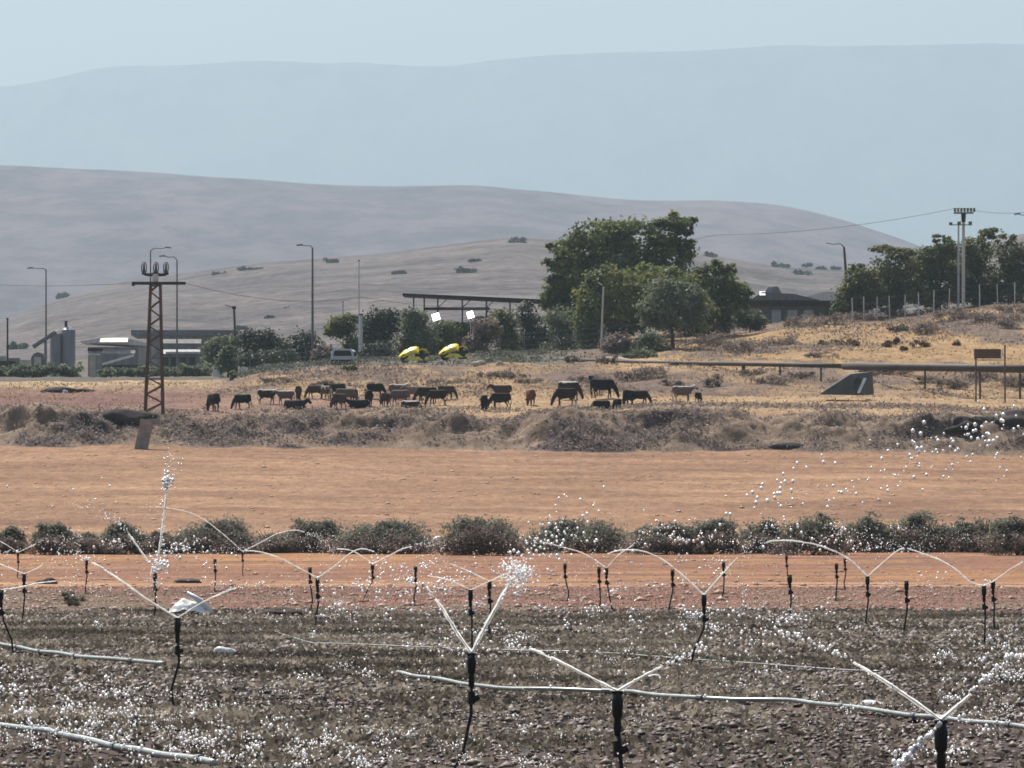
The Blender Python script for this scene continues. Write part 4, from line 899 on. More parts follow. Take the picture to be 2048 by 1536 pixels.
mb = MB(); mb.add([Q(1638, 789, 0), Q(1722, 791, -.6), Q(1702, 748, .4), Q(1690, 752, .6), Q(1660, 785, 3), Q(1752, 788, 3), Q(1748, 742, 2.4), Q(1705, 744, 2.6)],
       [(0, 1, 2, 3), (3, 2, 6, 7), (1, 5, 6, 2), (0, 3, 7, 4), (4, 7, 6, 5)]); mb.build('cover', M['tarp'], t)
mb = MB(); mb.add([Q(1713, 786, -.8), Q(1719, 787, -.8), Q(1733, 757, .0), Q(1728, 755, .0), Q(1713, 786, -.7), Q(1719, 787, -.7), Q(1733, 757, .1), Q(1728, 755, .1)], [(0, 1, 2, 3), (7, 6, 5, 4), (0, 4, 5, 1), (1, 5, 6, 2), (2, 6, 7, 3), (3, 7, 4, 0)]); mb.build('flap', M['white'], t)
mb = MB(); q = W(1716, 763, d) - c; mb.tube([(q.x - .1, -.55, q.z), (q.x - .1, -.1, q.z)], .36, 10); mb.build('opening', M['black'], t)

# ------------------------------------------------------------------ vehicles
def wheel(t, x, y, r, w=.3):
    mb = MB(); mb.tube([(x, y - w / 2, r), (x, y - w * .42, r), (x, y + w * .42, r), (x, y + w / 2, r)], [r * .86, r, r, r * .86], 16); o = mb.build('wheel', M['rubber'], t)
    mb = MB(); mb.tube([(x, y - w * .56, r), (x, y - w * .5, r)], r * .5, 12); mb.build('rim', M['darksteel'], o)
def tractor(px, d, lab, flip=1, k=1.0):
    b = gnd(px, d); t = empty('yellow_tractor', b, lab, 'tractor', 'yellow tractors by the shed'); t.scale = (flip * k, k, k)
    wheel(t, -1.0, -.8, .50); wheel(t, .95, -.85, .58, .4); wheel(t, -1.0, .8, .50); wheel(t, .95, .85, .58, .4)
    mb = MB(); st = [(-1.75, .62, .70, .55), (-1.55, .95, .95, .45), (-1.1, 1.1, 1.42, .25), (-.3, 1.2, 1.80, .15), (.25, 1.15, 1.88, .15), (.6, 1.0, 1.75, .2)]
    vs = []; fs = []
    for x, wl_, zt_, wt_ in st: zb = max(.6, zt_ - .80); vs += [(x, -wl_, zb), (x, -wl_ * .75, zb + (zt_ - zb) * .5), (x, -wt_, zt_), (x, wt_, zt_), (x, wl_ * .75, zb + (zt_ - zb) * .5), (x, wl_, zb)]
    for i_ in range(len(st) - 1):
        for j_ in range(6): fs.append((i_ * 6 + j_, i_ * 6 + (j_ + 1) % 6, i_ * 6 + 6 + (j_ + 1) % 6, i_ * 6 + 6 + j_))
    fs += [(5, 4, 3, 2, 1, 0), tuple(30 + j_ for j_ in range(6))]; mb.add(vs, fs); mb.build('bonnet', M['yellow'], t, True)
    mb = MB(); mb.prism([(.45, 1.1), (.55, 1.5), (.95, 1.66), (1.4, 1.55), (1.6, 1.15), (1.4, 1.3), (.95, 1.48), (.6, 1.35)], -1.1, 1.1); mb.build('mudguard', M['yellow'], t)
    mb = MB(); mb.box((.9, 0, .85), (1.4, 1.1, .5)); mb.build('chassis', M['darksteel'], t)
    for x in (.55, 1.35):
        for y in (-.5, .5): mb = MB(); mb.tube([(x, y, 1.1), (x + .05, y, 2.35)], .04, 5); mb.build('cab_post', M['darksteel'], t)
    mb = MB(); mb.box((.95, 0, 2.38), (1.1, 1.2, .09)); mb.build('canopy', M['darksteel'], t)
    mb = MB(); mb.box((.8, 0, 1.35), (.45, .5, .5)); mb.build('seat', M['black'], t)
    mb = MB(); mb.box((0.0, -1.2, .50), (2.2, .5, .42), taper=.45); mb.box((1.45, -1.2, .54), (.5, .5, .36), taper=.45); mb.build('side_sill', M['yellow'], t)
    mb = MB(); mb.tube([(-.7, -.3, 1.4), (-.7, -.3, 2.2)], .05, 6); mb.build('exhaust', M['darksteel'], t)
tractor(828, 645, 'left yellow tractor with long pale sill under the shed', 1)
tractor(908, 648, 'right yellow tractor with rounded bonnet under the shed', 1, 1.0)
d = 640; b = gnd(684, d); t = empty('white_van', b, 'white van with dark windows parked above the pasture', 'van', rz=R(-4))
mb = MB(); mb.prism([(-1.25, .35), (-1.25, 1.0), (-1.12, 1.5), (-.95, 1.78), (.95, 1.78), (1.2, 1.5), (1.28, 1.0), (1.28, .35)], 0, 4.2); mb.build('body', M['carpaint'], t)
mb = MB(); mb.prism([(-.98, 1.02), (-.86, 1.48), (-.72, 1.62), (.8, 1.62), (.98, 1.48), (1.08, 1.02)], -.03, .05); mb.build('windscreen', M['glass'], t)
mb = MB(); mb.box((0, -.06, .5), (2.4, .14, .22)); mb.build('bumper', M['darksheet'], t)
for x in (-.9, .9): mb = MB(); mb.box((x, -.03, .85), (.38, .1, .2)); mb.build('headlight', M['sheet'], t)
for x in (-1.1, 1.1):
    for y in (.8, 3.4): mb = MB(); mb.tube([(x - .1, y, .33), (x + .1, y, .33)], .33, 14); mb.build('wheel', M['rubber'], t)
for x in (-1.29, 1.31): mb = MB(); mb.box((x, 1.5, 1.3), (.05, 2.2, .45)); mb.build('side_window', M['glass'], t)
for x in (-1.42, 1.45): mb = MB(); mb.box((x, .45, 1.15), (.2, .12, .28)); mb.build('mirror', M['black'], t)

# ------------------------------------------------------------------ heaps, rocks, litter
def lumpy(name, lab, cat, c, dims, m, seed=0, rough=.25, sub=3, group=None, rz=0.0):
    bm = bmesh.new(); bmesh.ops.create_icosphere(bm, subdivisions=sub, radius=1.0); rs = np.random.default_rng(seed + 100)
    k = rs.normal(size=(7, 3)) * 2.2; ph = rs.uniform(0, 6, 7)
    for v in bm.verts:
        a = sum(math.sin(float(np.dot(k[i], v.co)) + ph[i]) for i in range(7)) / 4
        v.co *= 1 + rough * a; v.co.z = max(v.co.z, -.35)
        v.co.x *= dims[0] / 2; v.co.y *= dims[1] / 2; v.co.z *= dims[2]
    me = bpy.data.meshes.new(name); bm.to_mesh(me); bm.free(); me.materials.append(m)
    me.polygons.foreach_set('use_smooth', np.ones(len(me.polygons), bool))
    o = link(bpy.data.objects.new(name, me)); o.location = c; o.rotation_euler = (0, 0, rz); return tag(o, lab, cat, group)
def bh(px, py): return bank_hit(px, py)
lumpy('black_tarp', 'flat black tarp draped over the bank left of the pylon', 'tarp', bh(232, 842) + Vector((0, .3, -.3)), (5.0, 1.8, .85), M['blacksoil'], 1, .55)
lumpy('dark_heap', 'dark soil heap on the left pasture edge with white bag', 'heap', hit(115, 783, 520), (3.6, 2.2, .45), M['blacksoil'], 2, .3, group='dark heaps')
lumpy('dark_heap', 'small dark soil heap right of the white bag', 'heap', hit(165, 783, 520), (2.2, 1.5, .25), M['blacksoil'], 3, .3, group='dark heaps')
lumpy('dark_heap', 'big black heap on the bank at the right photo edge', 'heap', bh(2010, 850) + Vector((0, .6, .1)), (6.8, 2.5, 1.15), M['blacksoil'], 4, .5, group='dark heaps')
lumpy('dark_heap', 'black heap behind falling drops left of the biggest one', 'heap', bh(1930, 862), (3.4, 2, .9), M['blacksoil'], 5, .5, group='dark heaps')
lumpy('dark_heap', 'dark low lump filling the hollow at the bank foot right of centre', 'heap', bh(1575, 897) + Vector((0, .3, -.25)), (4.6, 1.4, .8), M['blacksoil'], 6, .25, group='dark heaps')  # solid dark lump added where the bank has a dark hollow
for i, (px, py, w, h, lab) in enumerate([(95, 1168, 44, 12, 'low dark boulder beyond the grey-green weed clump'), (552, 1234, 76, 18, 'flat dark boulder at the green field edge'), (1135, 1266, 22, 14, 'small dark boulder in the green field'),
      (372, 1166, 56, 10, 'flat reddish boulder beside the splashing sprinkler'), (1480, 1232, 90, 12, 'long low dark boulder behind the middle sprinkler')]):
    c = hit(px, py); s_ = 1 / ppm(c.y); lumpy('boulder', lab, 'boulder', c, (w * s_, w * s_ * .8, h * s_), M['blacksoil'], 20 + i, .5, group='boulders on the field')
for i, (px, py, w, h, lab) in enumerate([(448, 1312, 54, 20, 'white crumpled plastic bag on the green field'), (1746, 1414, 62, 16, 'white torn plastic flat on the field near the right pipe'), (1310, 1362, 40, 14, 'pale plastic scrap beside the middle pipe'), (130, 787, 11, 7, 'small white bag against the dark heap'), (875, 1085, 24, 12, 'pale lump at the ditch between bushes'),
      (1060, 1508, 36, 10, 'white scrap at the bottom of the photo'), (735, 1443, 18, 10, 'small white scrap on the dark field')]):
    c = hit(px, py, 34 if py > 1000 else 520); s_ = 1 / ppm(c.y); lumpy('plastic_scrap', lab, 'plastic scrap', c, (w * s_, w * s_ * .6, h * s_), M['plastic'], 40 + i, .35, group='plastic litter')
for i, (px, py, w, lab) in enumerate([(880, 729, 16, 'small pale stone below the right tractor'), (957, 730, 28, 'larger pale stone right of the tractors'), (1000, 731, 14, 'small pale stone by the shed bushes'), (1140, 716, 20, 'pale rubble near the pipe end'), (1230, 722, 90, 'long pale sand heap above the pipe')]):
    c = hit(px, py, 560); s_ = 1 / ppm(c.y); lumpy('pale_stone', lab, 'stone', c, (w * s_, w * s_ * .6, 8 * s_), M['paleclay'], 60 + i, .25, group='pale stones by the road')
c = hit(1905, 1031, 300); c = gnd(1900, 346); mb = MB(); mb.tube([(-1.6, 0, .35), (0, 0, .22), (2.0, .2, .1)], [.07, .07, .05], 6); mb.tube([(-1.4, 0, -.1), (-1.4, 0, .35)], .05, 5); o = mb.build('fallen_stick', M['wood']); o.location = c; tag(o, 'leaning dark stick behind the ditch bushes at the right', 'stick')
# crumpled white sheet
c = hit(385, 1232); s_ = 1 / ppm(c.y); t = empty('plastic_sheet', c, 'big crumpled white plastic sheet behind the near left sprinkler', 'plastic sheet')
n = 22; vv = []
for i in range(n):
    for j in range(n):
        u, v = i / (n - 1), j / (n - 1)
        z = (.10 + .42 * max(0, math.sin(u * 3.0) * (1 - abs(v - .45) * 1.5))) * (1 - .55 * u) + .10 * float(fbm(u * 4, v * 4, 5, 3))
        vv.append(((u - .5) * 84 * s_ + .1 * (v - .5), (v - .5) * .7, max(.01, z)))
ff = [(i * n + j, (i + 1) * n + j, (i + 1) * n + j + 1, i * n + j + 1) for i in range(n - 1) for j in range(n - 1)]
o = np_obj('sheet', np.array(vv), np.array(ff), M['plastic'], t, True)
mb = MB(); mb.tube([W(373, 1186, c.y - .1) - c, W(400, 1202, c.y - .1) - c, W(428, 1228, c.y - .2) - c], [.05, .075, .03], 8); mb.build('raised_fold', M['plastic'], t, True)

# ------------------------------------------------------------------ the herd
def cow_mesh(name, pose):
    """trunk, limbs and head laid out as closed shapes and fused into one continuous skin"""
    dz = -.66 if pose == 'lie' else 0; mb = MB(); ns = 14
    st = [(-1.06, 1.17, .08, .12), (-1.0, 1.13, .22, .25), (-.80, 1.09, .29, .33), (-.40, 1.02, .33, .38), (.05, .99, .35, .41), (.45, 1.01, .31, .40), (.72, 1.06, .25, .34), (.88, 1.10, .14, .20)]
    vs, fs = [], []
    for x, zc, hy, hz in st:
        for k in range(ns):
            a = 2 * math.pi * k / ns; c, s = math.cos(a), math.sin(a); e = .72
            vs.append((x, hy * math.copysign(abs(c) ** e, c), zc + dz + hz * math.copysign(abs(s) ** e, s)))
    for i in range(len(st) - 1):
        for k in range(ns): fs.append((i * ns + k, i * ns + (k + 1) % ns, (i + 1) * ns + (k + 1) % ns, (i + 1) * ns + k))
    fs += [tuple(range(ns - 1, -1, -1)), tuple((len(st) - 1) * ns + k for k in range(ns))]; mb.add(vs, fs)
    if pose == 'graze': hd = [((.60, 0, 1.10), .27), ((.90, 0, .90), .22), ((1.12, 0, .62), .17), ((1.20, 0, .44), .15), ((1.28, 0, .22), .12), ((1.33, 0, .06), .085)]
    elif pose == 'up': hd = [((.60, 0, 1.12), .28), ((.86, 0, 1.38), .21), ((1.02, 0, 1.62), .16), ((1.12, 0, 1.70), .15), ((1.32, 0, 1.60), .12), ((1.48, 0, 1.50), .085)]
    else: hd = [((.60, 0, 1.12 + dz), .28), ((.90, 0, 1.22 + dz), .21), ((1.12, 0, 1.34 + dz), .17), ((1.24, 0, 1.36 + dz), .15), ((1.44, 0, 1.22 + dz), .12), ((1.56, 0, 1.12 + dz), .085)]
    mb.tube([p for p, r in hd], [r for p, r in hd], 10)
    h = Vector(hd[3][0])
    for s in (-1, 1):
        mb.tube([h + Vector((-.06, s * .08, .08)), h + Vector((-.08, s * .22, .10)), h + Vector((-.10, s * .33, .06))], [.05, .07, .03], 6)
        mb.tube([h + Vector((-.05, s * .07, .12)), h + Vector((-.06, s * .15, .22))], [.04, .025], 6)
        if pose == 'lie':
            mb.tube([(.62, s * .22, .36), (.92, s * .22, .14), (.62, s * .2, .07)], [.13, .08, .06], 8); mb.tube([(-.7, s * .24, .40), (-.25, s * .36, .16), (-.65, s * .36, .08)], [.22, .11, .06], 8)
        else:
            q = .09 * s
            mb.tube([(.50, s * .17, .95), (.52 + q * .5, s * .17, .70), (.54 + q, s * .16, .44), (.52 + q * 1.5, s * .16, .12), (.55 + q * 1.5, s * .16, 0)], [.15, .12, .075, .055, .07], 8)
            mb.tube([(-.80, s * .17, 1.05), (-.78, s * .18, .84), (-.68 - q, s * .18, .62), (-.90 - q, s * .17, .44), (-.86 - q * 1.4, s * .16, .12), (-.82 - q * 1.4, s * .16, 0)], [.20, .19, .11, .07, .052, .068], 8)
    mb.tube([(-1.0, 0, 1.30 + dz), (-1.10, 0, 1.22 + dz), (-1.13, 0, .8 + dz * .6), (-1.11, 0, max(.15, .45 + dz * .5))], [.05, .045, .04, .055], 6)
    if pose != 'lie': mb.tube([(-.55, 0, .72), (-.50, 0, .58)], [.16, .10], 8)
    o = mb.build('cow_build', M['black'])
    r = o.modifiers.new('r', 'REMESH'); r.mode = 'VOXEL'; r.voxel_size = .036; r.use_smooth_shade = True
    sm = o.modifiers.new('s', 'SMOOTH'); sm.iterations = 2; sm.factor = .5
    bpy.context.view_layer.update(); dg = bpy.context.evaluated_depsgraph_get()
    out = bpy.data.meshes.new_from_object(o.evaluated_get(dg)); out.name = name
    me = o.data; bpy.data.objects.remove(o); bpy.data.meshes.remove(me)
    out.polygons.foreach_set('use_smooth', np.ones(len(out.polygons), bool)); out.materials.clear(); out.materials.append(M['black'])
    return out
CM = {p: cow_mesh('cow_' + p, p) for p in ('graze', 'stand', 'up', 'lie')}
def coat(name, c, white=0.0, back=False):
    """hide colour, with white patches where the coat has them and sun glare painted along some backs"""
    m, n, l, p = nmat(name); p.inputs['Roughness'].default_value = .75; p.inputs['Specular IOR Level'].default_value = .06
    tc = n.new('ShaderNodeTexCoord'); t = n.new('ShaderNodeTexNoise'); t.inputs['Scale'].default_value = 1.6; t.inputs['Detail'].default_value = 2
    l.new(tc.outputs['Object'], t.inputs['Vector'])
    src = t.outputs['Fac']
    if back:   # sun glare on the spine, painted white into the coat colour
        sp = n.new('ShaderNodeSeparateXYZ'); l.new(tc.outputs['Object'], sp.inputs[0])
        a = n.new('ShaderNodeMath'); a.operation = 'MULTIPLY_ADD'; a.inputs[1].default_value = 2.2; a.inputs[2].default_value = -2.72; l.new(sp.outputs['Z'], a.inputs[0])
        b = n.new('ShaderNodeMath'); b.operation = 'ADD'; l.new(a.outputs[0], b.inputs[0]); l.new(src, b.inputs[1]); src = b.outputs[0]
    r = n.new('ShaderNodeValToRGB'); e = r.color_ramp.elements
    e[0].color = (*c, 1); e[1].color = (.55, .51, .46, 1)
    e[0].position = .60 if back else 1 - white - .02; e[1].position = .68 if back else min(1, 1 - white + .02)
    l.new(src, r.inputs[0]); l.new(r.outputs[0], p.inputs['Base Color']); return m
CT = {'black': coat('black_coat', (.010, .010, .012)), 'dark': coat('dark_brown_coat', (.030, .019, .017)), 'brown': coat('brown_coat', (.075, .045, .038)), 'red': coat('red_brown_coat', (.15, .062, .042)),
      'grey': coat('grey_brown_coat', (.15, .115, .10)), 'tan': coat('tan_coat', (.26, .19, .145)), 'greyglare': coat('grey_back_glare_coat', (.16, .12, .105), back=True), 'darkglare': coat('dark_back_glare_coat', (.045, .03, .028), back=True), 'pied': coat('brown_white_coat', (.10, .07, .06), white=.48)}
A = {'R': 0, 'L': 180, 'A': 90, 'T': -90, 'RA': 40, 'LA': 140, 'RT': -40, 'LT': -140}
HERD = [  # column, row of the feet, heading, pose, coat, size, label
    (426, 823, 'A', 'graze', 'dark', 1.12, 'dark cow seen from behind, alone at the far left of the herd'),
    (484, 819, 'L', 'graze', 'black', .95, 'black cow grazing with head to the left, second from the herd left end'),
    (535, 809, 'R', 'stand', 'darkglare', .95, 'brown cow with sun-glared back standing right of the left black grazing cow'),
    (570, 809, 'L', 'stand', 'greyglare', .9, 'greyish cow with bright sun glare on its back in the left part of the herd'),
    (597, 800, 'A', 'graze', 'brown', .9, 'brown cow seen from behind above the maroon lying cow'),
    (591, 819, 'R', 'lie', 'dark', 1.15, 'dark maroon cow lying on the bank edge, left part of the herd'),
    (629, 798, 'L', 'graze', 'brown', .9, 'brown cow grazing to the left behind the gap in the herd'),
    (652, 799, 'LA', 'stand', 'pied', .9, 'brown cow with light patches at the left of the dense cluster'),
    (672, 796, 'L', 'stand', 'dark', .95, 'dark-backed cow at the rear of the left cluster'),
    (692, 808, 'R', 'graze', 'grey', 1.0, 'grey-brown cow grazing right behind the splay-legged brown cow'),
    (677, 819, 'LT', 'graze', 'brown', 1.0, 'brown cow grazing with splayed legs at the front of the left cluster'),
    (708, 806, 'RT', 'graze', 'brown', .9, 'brown cow facing the camera at the cluster right side'),
    (716, 817, 'L', 'lie', 'black', 1.05, 'black cow lying low left of the upright black pair'),
    (737, 813, 'A', 'stand', 'black', 1.0, 'black cow seen from behind at the front of the black pair'),
    (752, 797, 'R', 'graze', 'black', .95, 'black cow at the rear of the black pair'),
    (771, 812, 'T', 'graze', 'brown', .85, 'brown cow facing the camera right of the black pair'),
    (796, 799, 'R', 'stand', 'greyglare', 1.0, 'grey cow with the strongest back glare right of the black pair'),
    (799, 811, 'L', 'graze', 'grey', 1.0, 'grey-brown cow in front of the cow with the strongest back glare'),
    (823, 819, 'RT', 'graze', 'darkglare', 1.0, 'dark cow with sun-glared rump at the front of the middle cluster'),
    (827, 801, 'L', 'stand', 'tan', .9, 'tan cow at the rear of the middle cluster'),
    (852, 807, 'L', 'graze', 'dark', 1.05, 'dark brown cow grazing left at the cluster right end'),
    (874, 811, 'L', 'graze', 'dark', 1.0, 'dark cow with head down right of the brown grazing one'),
    (894, 799, 'R', 'graze', 'brown', .9, 'faint brown cow last on the right of the left group'),
    (968, 821, 'A', 'graze', 'black', .95, 'black cow seen from behind left of the two dark brown cows'),
    (1000, 819, 'L', 'graze', 'dark', 1.05, 'dark brown cow in front of a similar one, centre of the herd'),
    (1003, 801, 'L', 'stand', 'brown', 1.0, 'brown cow standing behind the dark brown one, centre of the herd'),
    (1061, 811, 'A', 'graze', 'red', 1.0, 'reddish-brown cow seen from behind, alone in the centre gap'),
    (1130, 813, 'L', 'graze', 'dark', 1.15, 'dark cow grazing left in front of the black and white-flanked one'),
    (1139, 800, 'R', 'graze', 'darkglare', 1.2, 'black cow with sun-glared back stepping right behind another dark cow'),
    (1207, 797, 'R', 'graze', 'black', 1.25, 'big black cow with head down to the right, below the raised-head one'),
    (1190, 790, 'LA', 'up', 'black', .95, 'black cow with raised head rising above the big black cow'),
    (1201, 823, 'L', 'graze', 'black', .95, 'black cow grazing left at the bank edge below the big black cow'),
    (1234, 819, 'A', 'graze', 'black', .65, 'small black calf seen from behind between larger black cows'),
    (1255, 813, 'T', 'graze', 'black', 1.05, 'black cow facing the camera right of the small calf'),
    (1280, 811, 'R', 'graze', 'dark', .95, 'dark grey-brown cow head-down right, next to the facing black cow'),
    (1366, 805, 'R', 'stand', 'greyglare', 1.05, 'grey-tan cow with sun-glared back standing apart on the right'),
    (1397, 804, 'A', 'graze', 'black', .62, 'black calf alone at the far right of the herd')]
base = None
for px, py, h, pose, ct, k, lab in HERD:
    g = bank_hit(px, py) if py > 815 else hit(px, py, 524)
    if g.y < 522: g = gnd(px, 524)
    if base is None: o = bpy.data.objects.new('cow', CM[pose]); base = o
    else: o = base.copy(); o.data = CM[pose]
    COL.objects.link(o); o.location = (g.x, g.y, max(g.z, bank_at(g.x, g.y) if g.y < 540 else g.z) - .03); o.rotation_euler = (0, 0, R(A[h] + rng.uniform(-34, 34))); o.scale = (k * .89, k * 1.06, k * 1.06)
    o.material_slots[0].link = 'OBJECT'; o.material_slots[0].material = CT[ct]; tag(o, lab, 'cow', 'cows grazing along the bank')

# ------------------------------------------------------------------ irrigation pipes on the field
def field_pipe(pts, r, lab, joint=3.0):
    P_ = []
    for px, py in pts: q = hit(px, py); P_.append(Vector((q.x, q.y, r * 1.15)))
    # ease the corners
    dense = []
    n = len(P_)
    for i in range(n - 1):
        p0, p1, p2, p3 = P_[max(i - 1, 0)], P_[i], P_[i + 1], P_[min(i + 2, n - 1)]
        for u in np.linspace(0, 1, 9)[:-1]:
            u = float(u); dense.append(.5 * ((2 * p1) + (p2 - p0) * u + (2 * p0 - 5 * p1 + 4 * p2 - p3) * u * u + (3 * p1 - p0 - 3 * p2 + p3) * u ** 3))
    dense.append(P_[-1])
    for i, q in enumerate(dense): q.z = r * 1.3 + .05 + .006 * math.sin(i * .6)
    b = dense[len(dense) // 2].copy(); b.z = 0
    t = empty('irrigation_pipe', b, lab, 'pipe', 'irrigation pipes lying on the field')
    mb = MB(); mb.tube([q - b for q in dense], r, 10); mb.build('tube', M['hose'], t, True)
    acc, last = 0, dense[0]
    for q in dense[1:]:
        acc += (q - last).length
        if acc > joint:
            dr = (q - last).normalized(); mb = MB(); mb.tube([q - b - dr * .06, q - b + dr * .06], r * 1.45, 10); mb.build('coupling', M['steel'], t); acc = 0
        last = q
for a in PIPES: field_pipe(*a)

# ------------------------------------------------------------------ sprinklers and their water
def tube_jet(mb, pts, r0, r1, n=7, wob=.25):
    rs, qs = [], []
    m = len(pts)
    for i, p in enumerate(pts):
        k = i / max(1, m - 1); r = (r0 + (r1 - r0) * k) * (1 + wob * k * rng.normal(0, .8)); rs.append(max(.003, r))
        qs.append(Vector(p) + Vector(rng.normal(0, 1, 3)) * r0 * .35 * k)
    mb.tube(qs, rs, n)
def smooth_path(pts, step):
    out = []; n = len(pts)
    for i in range(n - 1):
        p0, p1, p2, p3 = pts[max(i - 1, 0)], pts[i], pts[i + 1], pts[min(i + 2, n - 1)]
        m = max(3, int((p2 - p1).length / step))
        for u in np.linspace(0, 1, m + 1)[:-1]:
            u = float(u); out.append(.5 * ((2 * p1) + (p2 - p0) * u + (2 * p0 - 5 * p1 + 4 * p2 - p3) * u * u + (3 * p1 - p0 - 3 * p2 + p3) * u ** 3))
    out.append(pts[-1]); return out
def drops_mesh(pts, rad, el=1.0):
    rad = np.asarray(rad); return scatter(ICO_V, ICO_F, pts, np.stack([rad, rad, rad * el], -1))
# jets: list of (solid share of the path, width factor, [(dcol, drow), ...] from the nozzle, depth drift in metres)
SPR = [  # column, row of the nozzle, foot offset in columns, jets, label
    (355, 1236, -4, [(.95, 1.0, [(0, 0), (-60, -38), (-120, -82), (-175, -116), (-192, -120)], -1), (.8, .8, [(0, 0), (40, -26), (80, -46), (125, -62), (170, -66)], 1)], 'near sprinkler spraying before the white plastic sheet'),
    (943, 1306, -60, [(.75, 1.3, [(0, 0), (-30, -44), (-62, -96), (-92, -134), (-125, -146)], -1), (1.0, 1.7, [(0, 0), (24, -46), (52, -96), (78, -142), (98, -172)], .5)], 'near central sprinkler with two steep white jets'),
    (1235, 1382, 14, [(.9, 1.0, [(0, 0), (-70, -36), (-140, -72), (-175, -86), (-225, -96)], -1), (.75, 1.1, [(0, 0), (60, -34), (110, -58), (155, -76)], .5)], 'near sprinkler above the long pipe spraying low'),
    (1882, 1440, 6, [(.62, 1.0, [(0, 0), (-90, -62), (-170, -112), (-260, -158), (-330, -180)], -1), (.45, 1.4, [(0, 0), (50, -42), (95, -82), (140, -120), (190, -140)], .5), (.0, 1.6, [(0, 10), (-40, 40), (-80, 75), (-125, 112)], -1)], 'nearest sprinkler at lower right with a beaded jet'),
    (1408, 1190, -28, [(.95, .9, [(0, 0), (-44, -40), (-85, -72), (-125, -88), (-170, -90), (-205, -78)], -1), (.8, .9, [(0, 0), (36, -40), (68, -74), (95, -100)], 1)], 'sprinkler right of centre with a wide V of water'),
    (635, 1156, -4, [(.95, .9, [(0, 0), (-40, -22), (-75, -40), (-112, -52), (-150, -56)], -1), (.95, .9, [(0, 0), (34, -24), (66, -50), (90, -58), (120, -50)], 1)], 'sprinkler left of centre on the red soil edge'),
    (745, 1128, -24, [(.9, .8, [(0, 0), (-22, -16), (-45, -28), (-80, -30)], -1), (.85, 1.2, [(0, 0), (32, -16), (60, -30), (90, -38)], 1)], 'sprinkler on a leaning riser before the orange soil'),
    (941, 1180, 4, [(.9, .9, [(0, 0), (-40, -18), (-70, -26), (-95, -30)], -1), (.9, .9, [(0, 0), (36, -16), (70, -32)], 1)], 'sprinkler behind the near central one, with shallow jets'),
    (979, 1163, 0, [(.9, .7, [(0, 0), (-45, -22), (-90, -40)], -1), (.9, .8, [(0, 0), (24, -12), (48, -20)], 1)], 'small sprinkler just right of the shallow-jet one'),
    (485, 1103, 2, [(.95, .9, [(0, 0), (-40, -36), (-80, -66), (-120, -82), (-175, -90)], -1), (.8, 1.0, [(0, 0), (36, -18), (70, -36), (110, -42), (150, -26)], 1)], 'far sprinkler left of centre with a rising arc'),
    (310, 1146, -6, [(1.0, 1.5, [(6, -30), (12, -70), (18, -115), (23, -160), (26, -185)], 0), (.6, 1.2, [(-12, -20), (-40, -62), (-68, -100), (-92, -118)], -1), (1.0, 2.4, [(0, 0), (-6, -6), (12, -18), (22, -30)], 0)], 'splashing sprinkler with the tall upright jet'),
    (48, 1148, -6, [(.9, .9, [(0, 0), (-22, -10), (-55, -24)], -1), (.9, .8, [(0, 0), (22, -10), (42, -22)], 1)], 'sprinkler near the left edge on the red soil'),
    (36, 1105, -2, [(.9, .8, [(0, 0), (-20, -14), (-45, -28)], -1), (.9, .9, [(0, 0), (20, -10), (40, -20)], 1)], 'far sprinkler near the left edge below the ditch bushes'),
    (2, 1180, 26, [(1.0, 1.0, [(0, 0), (40, -6), (75, -14), (115, -18)], 0)], 'sprinkler cut by the left photo edge'),
    (1213, 1136, 14, [(.85, .8, [(0, 0), (-40, -26), (-80, -40), (-155, -58)], -1), (.85, .8, [(0, 0), (24, -26), (50, -44), (66, -62)], 1)], 'sprinkler at centre right on the orange and red soil'),
    (1735, 1153, -6, [(.95, .9, [(0, 0), (-36, -34), (-75, -54), (-125, -68), (-185, -72), (-210, -64)], -1), (.9, 1.0, [(0, 0), (30, -26), (62, -52), (85, -60)], 1)], 'sprinkler on the right with an arc crossing the ditch bushes'),
    (1968, 1172, 0, [(.95, 1.0, [(0, 0), (-28, -8), (-60, -34), (-100, -56), (-165, -78)], -1), (.95, 1.0, [(0, 0), (24, -12), (56, -34), (90, -52)], 1)], 'sprinkler near the right edge with a shallow V'),
    (1130, 1127, 4, [], 'idle sprinkler left of the centre-right spraying one'), (1198, 1134, 0, [], 'idle sprinkler tight against the centre-right spraying one'), (1345, 1139, -10, [], 'idle sprinkler beneath the left arm of the wide V'), (1447, 1124, -4, [], 'idle sprinkler beyond the right arm of the wide V'),
    (1573, 1111, 4, [], 'farther idle sprinkler of the touching pair under the arc'), (1580, 1150, 2, [], 'nearer idle sprinkler of the touching pair under the arc'), (1673, 1127, -2, [], 'idle sprinkler left of the right arc sprinkler'), (1813, 1162, -8, [], 'idle sprinkler right of the right arc sprinkler'),
    (1986, 1160, 6, [], 'idle sprinkler close behind the right edge shallow V one'), (430, 1118, -1, [], 'idle sprinkler left of the far rising arc'), (620, 1135, 0, [], 'idle sprinkler close behind the left-centre spraying one'), (831, 1132, -1, [], 'idle sprinkler right of the leaning riser'),
    (173, 1120, -2, [], 'idle sprinkler beneath the left jet of the near left one'), (1690, 1116, 2, [], 'far idle sprinkler under the right arc')]
GS = 'sprinklers standing on the wet field'
